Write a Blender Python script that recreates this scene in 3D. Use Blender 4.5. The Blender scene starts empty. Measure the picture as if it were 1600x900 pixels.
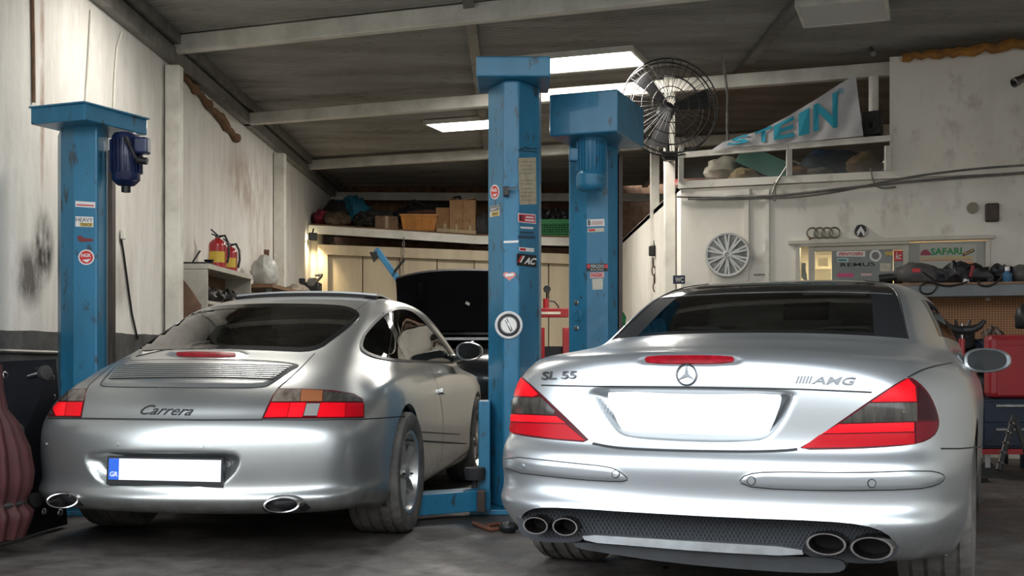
import bpy, bmesh, math, random
import numpy as np
from mathutils import Vector, Matrix, noise
from mathutils.bvhtree import BVHTree
from mathutils.geometry import delaunay_2d_cdt

scene = bpy.context.scene
COL = scene.collection
R = math.radians
random.seed(7)

# ------------------------------------------------------------------ camera
F, HY, H = 1800.0, 539.0, 1.01          # focal length (px), horizon row, eye height (m)
cam_d = bpy.data.cameras.new('camera'); cam = bpy.data.objects.new('camera', cam_d); COL.objects.link(cam)
cam.location = (0, 0, H); cam.rotation_euler = (R(90), 0, 0)
cam_d.sensor_width = 36; cam_d.lens = F / 1600 * 36; cam_d.shift_y = (HY - 450) / 1600
cam_d.clip_start = .05; cam_d.clip_end = 300
scene.camera = cam

# ------------------------------------------------------------------ world, light, exposure
world = bpy.data.worlds.new('sky'); scene.world = world; world.use_nodes = True
_bg = world.node_tree.nodes['Background']
_bg.inputs[0].default_value = (.86, .93, 1.0, 1); _bg.inputs[1].default_value = 3.0
def area(name, loc, rot, sx, sy, power=0, col=(1, 1, 1), portal=False):
    d = bpy.data.lights.new(name, 'AREA'); d.shape = 'RECTANGLE'; d.size = sx; d.size_y = sy
    d.energy = power; d.color = col
    if portal: d.cycles.is_portal = True
    o = bpy.data.objects.new(name, d); COL.objects.link(o); o.location = loc; o.rotation_euler = rot
    return o
area('door_portal', (1.1, 2.5, 1.9), (R(90), 0, -R(20)), 9.4, 3.9, portal=True)
vs = scene.view_settings
vs.view_transform = 'Standard'; vs.look = 'None'; vs.gamma = 1; vs.use_curve_mapping = False
vs.exposure = .92
scene.cycles.use_denoising = True
scene.cycles.max_bounces = 8

# ------------------------------------------------------------------ helpers
def px(x, y, Y):                         # pixel + depth -> world point
    return Vector(((x - 800) / F * Y, Y, H + (HY - y) / F * Y))
def ray(x, y):
    return Vector(((x - 800) / F, 1, (HY - y) / F))
def to_px(p):
    return 800 + F * p[0] / p[1], HY + F * (H - p[2]) / p[1]
def on_plane(x, y, o, n):
    d = ray(x, y); o = Vector(o); n = Vector(n); e = Vector((0, 0, H))
    return e + d * ((o - e).dot(n) / d.dot(n))
def link(o, parent=None):
    COL.objects.link(o)
    if parent is not None: o.parent = parent
    return o
ROOTM = {}
def thing(name, label, cat, loc=(0, 0, 0), rz=0, group=None):
    o = bpy.data.objects.new(name, None); o.empty_display_size = .1; COL.objects.link(o)
    o.location = loc; o.rotation_euler = (0, 0, rz)
    o['label'] = label; o['category'] = cat
    if group: o['group'] = group
    ROOTM[o] = Matrix.LocRotScale(Vector(loc), Matrix.Rotation(rz, 3, 'Z'), None)
    return o
def tag(o, label, cat, group=None):
    o['label'] = label; o['category'] = cat
    if group: o['group'] = group
    return o
def setting(name):
    o = bpy.data.objects.new(name, None); COL.objects.link(o); o['kind'] = 'structure'
    ROOTM[o] = Matrix.Identity(4); return o
class MB:
    def __init__(s): s.v = []; s.f = []
    def add(s, vs_, fs):
        b = len(s.v); s.v += [Vector(p) for p in vs_]; s.f += [tuple(i + b for i in f) for f in fs]; return s
    def hexa(s, p):                      # 8 points: bottom 4 ccw, top 4 ccw
        return s.add(p, [(3, 2, 1, 0), (4, 5, 6, 7), (0, 1, 5, 4), (1, 2, 6, 5), (2, 3, 7, 6), (3, 0, 4, 7)])
    def box(s, c, d, rz=0, m=None):
        c = Vector(c); q = []
        Rm = m if m is not None else Matrix.Rotation(rz, 3, 'Z')
        for z in (-.5, .5):
            for x, y in ((-.5, -.5), (.5, -.5), (.5, .5), (-.5, .5)):
                q.append(c + Rm @ Vector((x * d[0], y * d[1], z * d[2])))
        return s.hexa(q)
    def bar(s, a, b, w, h, up=(0, 0, 1)):    # box beam from a to b
        a = Vector(a); b = Vector(b); t = (b - a).normalized(); x = t.cross(Vector(up))
        if x.length < 1e-4: x = t.cross(Vector((1, 0, 0)))
        x.normalize(); u = x.cross(t); q = []
        for p in (a, b): q += [p - x * w / 2 - u * h / 2, p + x * w / 2 - u * h / 2, p + x * w / 2 + u * h / 2, p - x * w / 2 + u * h / 2]
        return s.hexa(q)
    def tube(s, pts, r, seg=8, closed=False, cap=True):
        pts = [Vector(p) for p in pts]; n = len(pts); b = len(s.v); px_ = None
        for i, p in enumerate(pts):
            t = (pts[(i + 1) % n] - pts[i - 1]) if closed else (pts[min(i + 1, n - 1)] - pts[max(i - 1, 0)])
            if t.length < 1e-9: t = Vector((0, 0, 1))
            t.normalize()
            if px_ is None:
                px_ = t.cross(Vector((0, 0, 1)))
                if px_.length < .05: px_ = t.cross(Vector((1, 0, 0)))
            px_ = (px_ - t * px_.dot(t)).normalized(); u = t.cross(px_)
            rr = r[i] if isinstance(r, (list, tuple)) else r
            for k in range(seg):
                a = 2 * math.pi * k / seg
                s.v.append(p + (px_ * math.cos(a) + u * math.sin(a)) * rr)
        m = n if closed else n - 1
        for i in range(m):
            j = (i + 1) % n
            for k in range(seg):
                l = (k + 1) % seg
                s.f.append((b + i * seg + k, b + i * seg + l, b + j * seg + l, b + j * seg + k))
        if cap and not closed:
            s.f.append(tuple(b + k for k in reversed(range(seg))))
            s.f.append(tuple(b + (n - 1) * seg + k for k in range(seg)))
        return s
    def cyl(s, a, b, r, seg=20, r2=None):
        return s.tube([a, b], [r, r if r2 is None else r2], seg)
    def lathe(s, prof, c=(0, 0, 0), axis=(0, 0, 1), seg=24, rfun=None):   # prof: (r, h)
        c = Vector(c); t = Vector(axis).normalized(); x = t.orthogonal().normalized(); u = t.cross(x); b = len(s.v)
        for r, h in prof:
            for k in range(seg):
                a = 2 * math.pi * k / seg; q = r * (rfun(a, h) if rfun else 1)
                s.v.append(c + t * h + (x * math.cos(a) + u * math.sin(a)) * q)
        for i in range(len(prof) - 1):
            for k in range(seg):
                l = (k + 1) % seg; s.f.append((b + i * seg + k, b + i * seg + l, b + (i + 1) * seg + l, b + (i + 1) * seg + k))
        if prof[0][0] > 1e-6: s.f.append(tuple(b + k for k in reversed(range(seg))))
        if prof[-1][0] > 1e-6: s.f.append(tuple(b + (len(prof) - 1) * seg + k for k in range(seg)))
        return s
    def prism(s, poly, off):             # planar polygon (3D pts) extruded by vector off
        poly = [Vector(p) for p in poly]; off = Vector(off); n = len(poly)
        return s.add(poly + [p + off for p in poly], [tuple(reversed(range(n))), tuple(range(n, 2 * n))] + [(i, (i + 1) % n, n + (i + 1) % n, n + i) for i in range(n)])
    def build(s, name, mat, parent=None, smooth=40, bevel=0, root=None, fix=True):
        rt = root if root is not None else parent
        while rt is not None and rt not in ROOTM: rt = rt.parent
        M = ROOTM[rt].inverted() if rt is not None else Matrix.Identity(4)
        me = bpy.data.meshes.new(name); me.from_pydata([tuple(M @ p) for p in s.v], [], s.f); me.validate()
        if fix:
            bm = bmesh.new(); bm.from_mesh(me); bmesh.ops.remove_doubles(bm, verts=bm.verts, dist=1e-6)
            bmesh.ops.recalc_face_normals(bm, faces=bm.faces); bm.to_mesh(me); bm.free()
        me.materials.append(mat)
        if smooth:
            me.shade_smooth()
            if smooth < 180: me.set_sharp_from_angle(angle=R(smooth))
        o = link(bpy.data.objects.new(name, me), parent)
        if bevel:
            b = o.modifiers.new('bevel', 'BEVEL'); b.width = bevel; b.segments = 2; b.limit_method = 'ANGLE'; b.angle_limit = R(50)
        return o

# ------------------------------------------------------------------ materials
MAT = {}
def mat(name, col, rough=.6, metal=0, coat=0, coat_r=.05, noise_s=None, noise_a=.15, col2=None, bump=0, bump_s=60, trans=0, ior=1.45, emit=None, estr=0, spec=.5, stretch=(1, 1, 1)):
    if name in MAT: return MAT[name]
    m = bpy.data.materials.new(name); m.use_nodes = True; nt = m.node_tree; b = nt.nodes['Principled BSDF']
    b.inputs['Base Color'].default_value = (*col, 1); b.inputs['Roughness'].default_value = rough
    b.inputs['Metallic'].default_value = metal; b.inputs['Coat Weight'].default_value = coat; b.inputs['Coat Roughness'].default_value = coat_r
    b.inputs['Transmission Weight'].default_value = trans; b.inputs['IOR'].default_value = ior
    b.inputs['Specular IOR Level'].default_value = spec
    if emit: b.inputs['Emission Color'].default_value = (*emit, 1); b.inputs['Emission Strength'].default_value = estr
    if noise_s or bump:
        tc = nt.nodes.new('ShaderNodeTexCoord'); mp = nt.nodes.new('ShaderNodeMapping'); mp.inputs['Scale'].default_value = stretch
        nt.links.new(tc.outputs['Object'], mp.inputs[0])
    if noise_s:
        n = nt.nodes.new('ShaderNodeTexNoise'); n.inputs['Scale'].default_value = noise_s; n.inputs['Detail'].default_value = 8; n.inputs['Roughness'].default_value = .65
        r = nt.nodes.new('ShaderNodeValToRGB'); c2 = col2 or tuple(c * (1 - noise_a * 2) for c in col)
        r.color_ramp.elements[0].color = (*c2, 1); r.color_ramp.elements[1].color = (*col, 1)
        r.color_ramp.elements[0].position = .36; r.color_ramp.elements[1].position = .62
        nt.links.new(mp.outputs[0], n.inputs['Vector']); nt.links.new(n.outputs['Fac'], r.inputs[0]); nt.links.new(r.outputs[0], b.inputs['Base Color'])
    if bump:
        n2 = nt.nodes.new('ShaderNodeTexNoise'); n2.inputs['Scale'].default_value = bump_s; n2.inputs['Detail'].default_value = 5
        bp = nt.nodes.new('ShaderNodeBump'); bp.inputs['Strength'].default_value = bump; bp.inputs['Distance'].default_value = .01
        nt.links.new(mp.outputs[0], n2.inputs['Vector']); nt.links.new(n2.outputs['Fac'], bp.inputs['Height']); nt.links.new(bp.outputs[0], b.inputs['Normal'])
    MAT[name] = m; return m
class NT:                                # tiny node helper
    def __init__(s, m): s.nt = m.node_tree; s.b = s.nt.nodes['Principled BSDF']; s.tc = s.nt.nodes.new('ShaderNodeTexCoord')
    def noise(s, scale, detail=8, stretch=(1, 1, 1), rough=.6):
        mp = s.nt.nodes.new('ShaderNodeMapping'); mp.inputs['Scale'].default_value = stretch; s.nt.links.new(s.tc.outputs['Object'], mp.inputs[0])
        n = s.nt.nodes.new('ShaderNodeTexNoise'); n.inputs['Scale'].default_value = scale; n.inputs['Detail'].default_value = detail; n.inputs['Roughness'].default_value = rough
        s.nt.links.new(mp.outputs[0], n.inputs['Vector']); return n.outputs['Fac']
    def ramp(s, fac, stops):
        r = s.nt.nodes.new('ShaderNodeValToRGB'); e = r.color_ramp.elements
        while len(e) < len(stops): e.new(.5)
        for q, (p, c) in zip(e, stops): q.position = p; q.color = (*c, 1) if len(c) == 3 else c
        s.nt.links.new(fac, r.inputs[0]); return r.outputs[0]
    def mix(s, fac, a, b, mode='MIX'):
        m = s.nt.nodes.new('ShaderNodeMix'); m.data_type = 'RGBA'; m.blend_type = mode
        for i, v in ((0, fac), (6, a), (7, b)):
            if isinstance(v, bpy.types.NodeSocket): s.nt.links.new(v, m.inputs[i])
            else: m.inputs[i].default_value = v if i == 0 else (*v, 1)
        return m.outputs[2]
    def math(s, op, a, b=0, clamp=False):
        m = s.nt.nodes.new('ShaderNodeMath'); m.operation = op; m.use_clamp = clamp
        for i, v in ((0, a), (1, b)):
            if isinstance(v, bpy.types.NodeSocket): s.nt.links.new(v, m.inputs[i])
            else: m.inputs[i].default_value = v
        return m.outputs[0]
    def xyz(s):
        n = s.nt.nodes.new('ShaderNodeSeparateXYZ'); s.nt.links.new(s.tc.outputs['Object'], n.inputs[0]); return n.outputs
    def near(s, c, r, soft=.6):          # 1 inside a blob at c, 0 outside
        d = s.nt.nodes.new('ShaderNodeVectorMath'); d.operation = 'SUBTRACT'; s.nt.links.new(s.tc.outputs['Object'], d.inputs[0]); d.inputs[1].default_value = c
        k = s.nt.nodes.new('ShaderNodeVectorMath'); k.operation = 'DIVIDE'; s.nt.links.new(d.outputs[0], k.inputs[0]); k.inputs[1].default_value = r
        l = s.nt.nodes.new('ShaderNodeVectorMath'); l.operation = 'LENGTH'; s.nt.links.new(k.outputs[0], l.inputs[0])
        return s.math('MULTIPLY', s.math('SUBTRACT', 1, l.outputs['Value']), 1 / soft, True)
    def color(s, c): s.nt.links.new(c, s.b.inputs['Base Color'])
    def bump(s, h, st=.3, dist=.01):
        bp = s.nt.nodes.new('ShaderNodeBump'); bp.inputs['Strength'].default_value = st; bp.inputs['Distance'].default_value = dist
        s.nt.links.new(h, bp.inputs['Height']); s.nt.links.new(bp.outputs[0], s.b.inputs['Normal'])

def glass(name, tint, rough=.02, ior=1.5, refl=1.0):
    if name in MAT: return MAT[name]
    m = bpy.data.materials.new(name); m.use_nodes = True; nt = m.node_tree; nt.nodes.clear()
    o = nt.nodes.new('ShaderNodeOutputMaterial'); t = nt.nodes.new('ShaderNodeBsdfTransparent'); t.inputs[0].default_value = (*tint, 1)
    g = nt.nodes.new('ShaderNodeBsdfGlossy'); g.inputs['Roughness'].default_value = rough; g.inputs[0].default_value = (refl, refl, refl, 1)
    f = nt.nodes.new('ShaderNodeFresnel'); f.inputs[0].default_value = ior; x = nt.nodes.new('ShaderNodeMixShader')
    nt.links.new(f.outputs[0], x.inputs[0]); nt.links.new(t.outputs[0], x.inputs[1]); nt.links.new(g.outputs[0], x.inputs[2]); nt.links.new(x.outputs[0], o.inputs[0])
    MAT[name] = m; return m

M_white = mat('painted_steel', (.70, .68, .61), .5, noise_s=3, col2=(.52, .50, .44), bump=.1)
M_black = mat('black_plastic', (.012, .012, .013), .45, bump=.1)
M_blackg = mat('black_gloss', (.008, .008, .009), .12)
M_rubber = mat('rubber', (.022, .021, .020), .8, bump=.15, bump_s=200)
M_chrome = mat('chrome', (.62, .62, .62), .12, 1)
M_steel = mat('dull_steel', (.35, .34, .33), .38, 1, noise_s=8, noise_a=.2)
M_red = mat('red_paint', (.30, .012, .014), .35, coat=.3, noise_s=5, noise_a=.12)
M_sticker = mat('sticker_white', (.72, .69, .66), .5)
M_sred = mat('sticker_red', (.55, .03, .03), .5)
M_ink = mat('ink_black', (.015, .015, .015), .55)
M_dark = mat('dark_cloth', (.018, .017, .017), .85, noise_s=9, noise_a=.25, bump=.4, bump_s=25)
M_card = mat('cardboard', (.33, .18, .08), .8, noise_s=6, noise_a=.12)
M_wood = mat('old_wood', (.20, .11, .055), .75, noise_s=5, noise_a=.25, stretch=(1, 8, 8))

# ------------------------------------------------------------------ structure
WX = -3.1                                # left wall plane
YAW = math.atan(.364)                    # roof beams and office front turn towards the camera on the right
def beam_y(Y0, X): return Y0 - .364 * (X - WX)
# floor: dirty garage concrete
mf = mat('concrete_floor', (.1, .1, .1), .62); n = NT(mf)
c = n.ramp(n.noise(1.3, 10), [(.3, (.042, .036, .031)), (.5, (.084, .072, .064)), (.7, (.125, .11, .098))])
c = n.mix(n.math('MULTIPLY', n.ramp(n.noise(7, 6), [(.45, (0, 0, 0)), (.62, (1, 1, 1))]), .45), c, (.02, .017, .015))
c = n.mix(n.ramp(n.noise(.5, 4), [(.52, (0, 0, 0)), (.68, (.75, .75, .75))]), c, (.045, .038, .033)); n.color(c)
n.bump(n.noise(22, 10), .6, .01)
n.nt.links.new(n.ramp(n.noise(3, 5), [(.4, (.42,) * 3), (.6, (.75,) * 3)]), n.b.inputs['Roughness'])
fl = MB().add([(-24, -13, 0), (28, -13, 0), (28, 24, 0), (-24, 24, 0)], [(0, 1, 2, 3)]).build('floor', mf, smooth=0); fl['kind'] = 'structure'
# buildings across the street, seen only in reflections
m_str = mat('street_render', (.45, .42, .38), .9, noise_s=.6, noise_a=.12)
st = MB().box((2, -12.2, 2.7), (46, .4, 5.4)).build('wall_street', m_str, smooth=0); st['kind'] = 'structure'
# left wall: plastered, dirty, dark lower band
mw = mat('plaster_left', (.5, .5, .5), .85); n = NT(mw); xyz = n.xyz()
streak = n.noise(2.2, 8, (1, 2.5, .35)); fine = n.noise(14, 8, (1, 1, .3))
c = n.ramp(streak, [(.25, (.52, .495, .45)), (.5, (.61, .59, .545)), (.75, (.68, .665, .63))])
c = n.mix(n.math('MULTIPLY', n.ramp(fine, [(.5, (0, 0, 0)), (.75, (1, 1, 1))]), .35), c, (.38, .345, .30))
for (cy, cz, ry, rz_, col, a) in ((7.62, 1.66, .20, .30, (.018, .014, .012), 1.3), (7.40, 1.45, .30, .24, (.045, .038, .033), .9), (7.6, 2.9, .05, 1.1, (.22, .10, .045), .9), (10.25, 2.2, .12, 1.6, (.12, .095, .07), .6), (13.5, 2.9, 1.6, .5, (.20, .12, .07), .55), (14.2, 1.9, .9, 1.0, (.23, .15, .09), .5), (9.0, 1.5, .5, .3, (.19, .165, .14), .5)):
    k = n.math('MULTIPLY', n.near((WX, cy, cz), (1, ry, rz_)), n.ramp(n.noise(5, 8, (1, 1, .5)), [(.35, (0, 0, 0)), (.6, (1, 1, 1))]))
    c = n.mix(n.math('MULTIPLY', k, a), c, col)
band = n.math('GREATER_THAN', n.math('ADD', xyz[2], n.math('MULTIPLY', n.noise(1.5, 3), .03)), 1.115)
dk = n.ramp(n.noise(5, 8), [(.35, (.028, .028, .027)), (.65, (.075, .075, .072))])
n.color(n.mix(band, dk, c)); n.bump(n.noise(9, 8), .35, .012)
wl = MB().box((WX - .1, 12.1, 1.9), (.2, 16, 3.8)).build('wall_left', mw, smooth=0); wl['kind'] = 'structure'
# rear wall, upper part chipboard
mb_ = mat('chipboard', (.22, .12, .065), .8, noise_s=9, col2=(.12, .06, .03), bump=.2)
wb = MB().box((1.5, 20.3, 2.0), (9.6, .2, 4.2)).build('wall_back', mb_, smooth=0); wb['kind'] = 'structure'
# office front (right wall), in the yawed plane
mo = mat('plaster_office', (.5, .5, .5), .85); n = NT(mo)
c = n.ramp(n.noise(1.6, 8, (1, 1, .5)), [(.3, (.58, .545, .475)), (.5, (.70, .665, .59)), (.72, (.76, .73, .66))])
c = n.mix(n.math('MULTIPLY', n.ramp(n.noise(6, 9, (1, 1, .6)), [(.58, (0, 0, 0)), (.7, (1, 1, 1))]), .5), c, (.40, .355, .30)); n.color(c); n.bump(n.noise(8, 8), .35, .012)
OY = 13.0                                # office plane: Y = OY - .364 (X - WX)
ON = Vector((-.364, -1, 0)).normalized(); OO = Vector((WX, OY, 0)); OT = Vector((1, -.364, 0)).normalized()
def off(x, y, d=0):                      # pixel onto the office front, d metres proud of it
    return on_plane(x, y, OO + ON * d, ON)
def offpoly(pts, d=0): return [off(x, y, d) for x, y in pts]
WP = []
def opanel(mbq, x0, y0, x1, y1, d0, d1):  # block on the office front between pixel corners, world-vertical edges
    a = off(x0, y0, 0); b = off(x1, y0, 0); zt = (off(x0, y0).z + off(x1, y0).z) / 2; zb = (off(x0, y1).z + off(x1, y1).z) / 2
    q = []
    for z in (zb, zt):
        for p, d in ((a, d1), (b, d1), (b, d0), (a, d0)):
            q.append(Vector((p.x, p.y, z)) + ON * d)
    return mbq.hexa(q)
wr = setting('wall_right')
ZL = off(1200, 280).z                    # ledge height of the mezzanine
def oblock(nm, x0, x1, z0, z1, d0=-.12, d1=0, m=mo, parent=None):
    a = off(x0, 400); b = off(x1, 400); q = []
    for z in (z0, z1):
        for p, d in ((a, d1), (b, d1), (b, d0), (a, d0)): q.append(Vector((p.x, p.y, z)) + ON * d)
    return MB().hexa(q).build(nm, m, parent or wr, smooth=0)
zo = lambda y, x=1400: off(x, y).z
WL, WRr, WT, WB = 1250, 1545, zo(378, 1400), zo(470, 1400)     # window opening
oblock('wall_panel', 1064, WL, 0, ZL); oblock('wall_panel', WRr, 1720, 0, ZL)
oblock('wall_panel', WL, WRr, WT, ZL); oblock('wall_panel', WL, WRr, 0, WB)
oblock('wall_panel', 1390, 1720, ZL, 3.66)
oblock('wall_ledge', 1060, 1720, ZL - .05, ZL + .02, -.3, .025)
# side wall of the office towards the rear
a = off(1064, 400); MB().hexa([a + Vector(v) for v in ((0, 0, -a.z), (.12, 0, -a.z), (.12, 8.5, -a.z), (0, 8.5, -a.z), (0, 0, ZL - a.z), (.12, 0, ZL - a.z), (.12, 8.5, ZL - a.z), (0, 8.5, ZL - a.z))]).build('wall_panel', mo, wr, smooth=0)
MB().box((5.4, 5.3, 1.9), (.2, 9.4, 3.8)).build('wall_panel', mo, wr, smooth=0)
# ------------------------------------------------------------------ roof
ceil = setting('ceiling')
mr = mat('roof_sheet_grey', (.10, .09, .075), .34, spec=.45); n = NT(mr)
c = n.ramp(n.noise(1.1, 8, (.6, 2.5, 1)), [(.3, (.16, .15, .13)), (.5, (.25, .237, .212)), (.72, (.33, .315, .29))]); n.color(c)
n.nt.links.new(n.ramp(n.noise(2.5, 6, (.5, 3, 1)), [(.35, (.25,) * 3), (.65, (.5,) * 3)]), n.b.inputs['Roughness'])
RZ = 3.80
BE = [4.1, 7.3, 10.4, 13.3, 17.2, 20.0, 22.0]
XS = [WX - .15, -.35, 2.3, 5.6]
pitch = .085
for i in range(len(BE) - 1):
    for j in range(3):
        m_ = MB(); rows = max(8, int((BE[i + 1] - BE[i] + .06) / pitch * 8)); vs_, fs = [], []
        for r in range(rows + 1):
            s = BE[i] - .03 + (BE[i + 1] - BE[i] + .06) * r / rows
            z = RZ + .011 * math.sin(2 * math.pi * s / pitch) + .004 * ((i + j) % 2)
            for x in (XS[j] - .04, (XS[j] + XS[j + 1]) / 2, XS[j + 1] + .04): vs_.append((x, beam_y(s, x), z))
        for r in range(rows):
            for k in range(2): fs.append((r * 3 + k, r * 3 + k + 1, r * 3 + k + 4, r * 3 + k + 3))
        m_.add(vs_, fs).build('roof_sheet', mr, ceil, smooth=180, fix=False)
for Y0, h, dz in ((4.3, .14, 0), (7.3, .14, 0), (10.4, .15, 0), (13.3, .13, -.10), (17.2, .13, -.02), (19.75, .13, -.12)):
    if Y0 < 19: a = Vector((WX, Y0, RZ - .09 + dz)); b = Vector((5.3, beam_y(Y0, 5.3), RZ - .09 + dz))
    else: a = Vector((WX, Y0, 3.56)); b = Vector((5.3, 19.0, 3.42))
    MB().bar(a, b, .10, h).build('beam', M_white, ceil, smooth=0, bevel=.006)
M_grey = mat('galvanised', (.26, .25, .23), .45, .5, noise_s=6, noise_a=.2)
for x in (-.35, 2.3):
    MB().bar((x, 4.2, RZ - .035), (x, 20, RZ - .035), .09, .05).build('purlin', M_grey, ceil, smooth=0)
MB().bar((WX + .09, 4.2, RZ - .05), (WX + .09, 20.2, RZ - .05), .10, .10).build('eave_rail', M_grey, ceil, smooth=0)
MB().bar((WX + .045, 4.2, RZ - .19), (WX + .045, 20.2, RZ - .19), .09, .13).build('eave_beam', M_grey, ceil, smooth=0)
# rust-coloured foam along joints
m_foam = mat('foam_orange', (.42, .19, .035), .9, noise_s=9, col2=(.22, .10, .03), bump=.8, bump_s=18)
fo = MB(); p0 = off(1410, 92, .07); p1 = off(1720, 60, .07); pts = [p0.lerp(p1, k / 30) + Vector((0, 0, random.uniform(-.02, .02) + .02)) for k in range(31)]
fo.tube(pts, [random.uniform(.03, .055) for _ in pts], 8).build('foam_strip', m_foam, ceil)
fo = MB(); pts = [Vector((WX + .03, 10.8 + k * .12, 3.52 - .012 * k + random.uniform(-.02, .02))) for k in range(18)]
fo.tube(pts, [random.uniform(.02, .06) for _ in pts], 8).build('foam_strip', mat('foam_brown', (.16, .085, .04), .9, noise_s=8, bump=.8, bump_s=20), ceil)
# steel posts
def post(n_, a, z0, z1, w):
    o = MB().box((a.x, a.y, (z0 + z1) / 2), (w, w, z1 - z0)).build('trim_%d' % n_, M_white, smooth=0, bevel=.006); o['kind'] = 'structure'; return o
post(1, Vector((WX + .08, 10.3, 0)), 0, 3.50, .13)
post(2, Vector((WX + .08, 15.0, 0)), 0, 3.50, .14)
p3 = px(1046, 400, 11.6); post(3, p3, 0, 3.72, .105)
p4 = px(1023, 400, 13.5); post(4, p4, 0, 3.30, .10)
o = MB().bar(px(1040, 292, 11.62), px(1078, 292, 11.62), .08, .10).build('trim_5', M_white, smooth=0); o['kind'] = 'structure'
o = MB().bar(px(395, 333, 15.1), px(435, 333, 15.1), .08, .10).build('trim_6', M_white, smooth=0); o['kind'] = 'structure'

# ------------------------------------------------------------------ car body lofting
def bspline_basis(u):
    return np.array([(1 - u) ** 3, 3 * u ** 3 - 6 * u ** 2 + 4, -3 * u ** 3 + 3 * u ** 2 + 3 * u + 1, u ** 3]) / 6
def loft(net, uc, tc):
    """net rows x cols x 3 (half car, x>=0, first/last col on the centre line); periodic in u, clamped in t."""
    net = np.array(net, float); nr, nc, _ = net.shape
    mir = net[:, 1:-1][:, ::-1].copy(); mir[:, :, 0] *= -1
    full = np.concatenate([net, mir], 1); n = full.shape[1]
    us = []                                       # (span, frac) for the half, then mirrored
    for k in range(nc - 1): us += [(k, q / uc[k]) for q in range(uc[k])]
    half = len(us); us.append((nc - 1, 0.0))
    us += [(n - k - 1, 1 - f) if f > 0 else (n - k, 0.0) for k, f in reversed(us[1:half])]
    P = np.concatenate([full[:1], full[:1], full, full[-1:], full[-1:]], 0); m = P.shape[0]
    A = np.zeros((len(us), n))
    for i, (k, f) in enumerate(us):
        b = bspline_basis(f)
        for q in range(4): A[i, (k - 1 + q) % n] += b[q]
    ts = []
    for k in range(m - 3):
        c_ = tc[min(max(k - 1, 0), nr - 2)] if 0 < k < m - 4 else max(2, tc[0 if k == 0 else -1] // 2)
        ts += [(k, q / c_) for q in range(c_)]
    ts.append((m - 4, 1.0)); B = np.zeros((len(ts), m))
    for i, (k, f) in enumerate(ts):
        b = bspline_basis(f)
        for q in range(4): B[i, k + q] += b[q]
    S = np.einsum('tm,mnc,un->tuc', B, P, A)
    return S, half
class Car:
    def __init__(s, name, label, loc, yaw, net, uc, tc):
        s.M = Matrix.LocRotScale(Vector(loc), Matrix.Rotation(-yaw, 3, 'Z'), None); s.Mi = s.M.inverted()
        s.root = thing(name, label, 'car', loc, -yaw)
        s.S, s.half = loft(net, uc, tc); T, U, _ = s.S.shape; s.T, s.U = T, U
        s.P = s.S.reshape(-1, 3).copy()
        s.F = [(t * U + u, t * U + (u + 1) % U, (t + 1) * U + (u + 1) % U, (t + 1) * U + u) for t in range(T - 1) for u in range(U)]
        s.alive = np.ones(len(s.F), bool); s.rebuild()
    def world(s): 
        Mn = np.array(s.M); return s.P @ Mn[:3, :3].T + Mn[:3, 3]
    def rebuild(s):
        s.W = s.world(); s.bvh = BVHTree.FromPolygons([Vector(p) for p in s.W], s.F)
        g = s.S = s.P.reshape(s.T, s.U, 3); du = np.roll(g, -1, 1) - np.roll(g, 1, 1); dt = np.gradient(g, axis=0)
        nn = np.cross(du, dt); nn /= np.linalg.norm(nn, axis=2, keepdims=True) + 1e-12; s.N = nn.reshape(-1, 3)
    def hit(s, x, y):
        d = ray(x, y); L = d.length; r = s.bvh.ray_cast(Vector((0, 0, H)), d / L)
        if r[0] is None:
            r = s.bvh.find_nearest(Vector((0, 0, H)) + d * s.M.translation.y * 1.15)
        p, nn = r[0], r[1]
        if nn.dot(d) > 0: nn = -nn
        return p, nn
    def pxs(s):
        W = s.W; return np.stack([800 + F * W[:, 0] / W[:, 1], HY + F * (H - W[:, 2]) / W[:, 1]], 1)
    def mirror_idx(s):
        return (np.arange(s.T)[:, None] * s.U + ((s.U - np.arange(s.U)) % s.U)[None]).reshape(-1)
    def facing(s):
        Mn = np.array(s.M)[:3, :3]; n = s.N @ Mn.T; v = s.W - np.array([0, 0, H]); return np.einsum('ij,ij->i', n, v) * s.sign < 0
    sign = 1
def poly_sd(pts, poly):                  # signed distance, positive inside
    pts = np.asarray(pts, float); poly = np.asarray(poly, float); n = len(poly)
    d = np.full(len(pts), 1e9); ins = np.zeros(len(pts), bool)
    for i in range(n):
        a, b = poly[i], poly[(i + 1) % n]; e = b - a; w = pts - a
        t = np.clip((w @ e) / max(e @ e, 1e-9), 0, 1); d = np.minimum(d, np.linalg.norm(w - t[:, None] * e, axis=1))
        c_ = (a[1] <= pts[:, 1]) != (b[1] <= pts[:, 1])
        with np.errstate(divide='ignore', invalid='ignore'):
            xi = a[0] + (pts[:, 1] - a[1]) / (b[1] - a[1]) * e[0]
        ins ^= c_ & (pts[:, 0] < xi)
    return np.where(ins, d, -d)
def smooth_poly(pts, it=2):              # Chaikin corner cutting, closed
    for _ in range(it):
        q = []
        for i in range(len(pts)):
            a, b = pts[i], pts[(i + 1) % len(pts)]
            q += [(a[0] * .75 + b[0] * .25, a[1] * .75 + b[1] * .25), (a[0] * .25 + b[0] * .75, a[1] * .25 + b[1] * .75)]
        pts = q
    return pts
def smooth_line(pts, it=2):
    for _ in range(it):
        q = [pts[0]]
        for a, b in zip(pts, pts[1:]):
            q += [(a[0] * .75 + b[0] * .25, a[1] * .75 + b[1] * .25), (a[0] * .25 + b[0] * .75, a[1] * .25 + b[1] * .75)]
        pts = q + [pts[-1]]
    return pts
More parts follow.
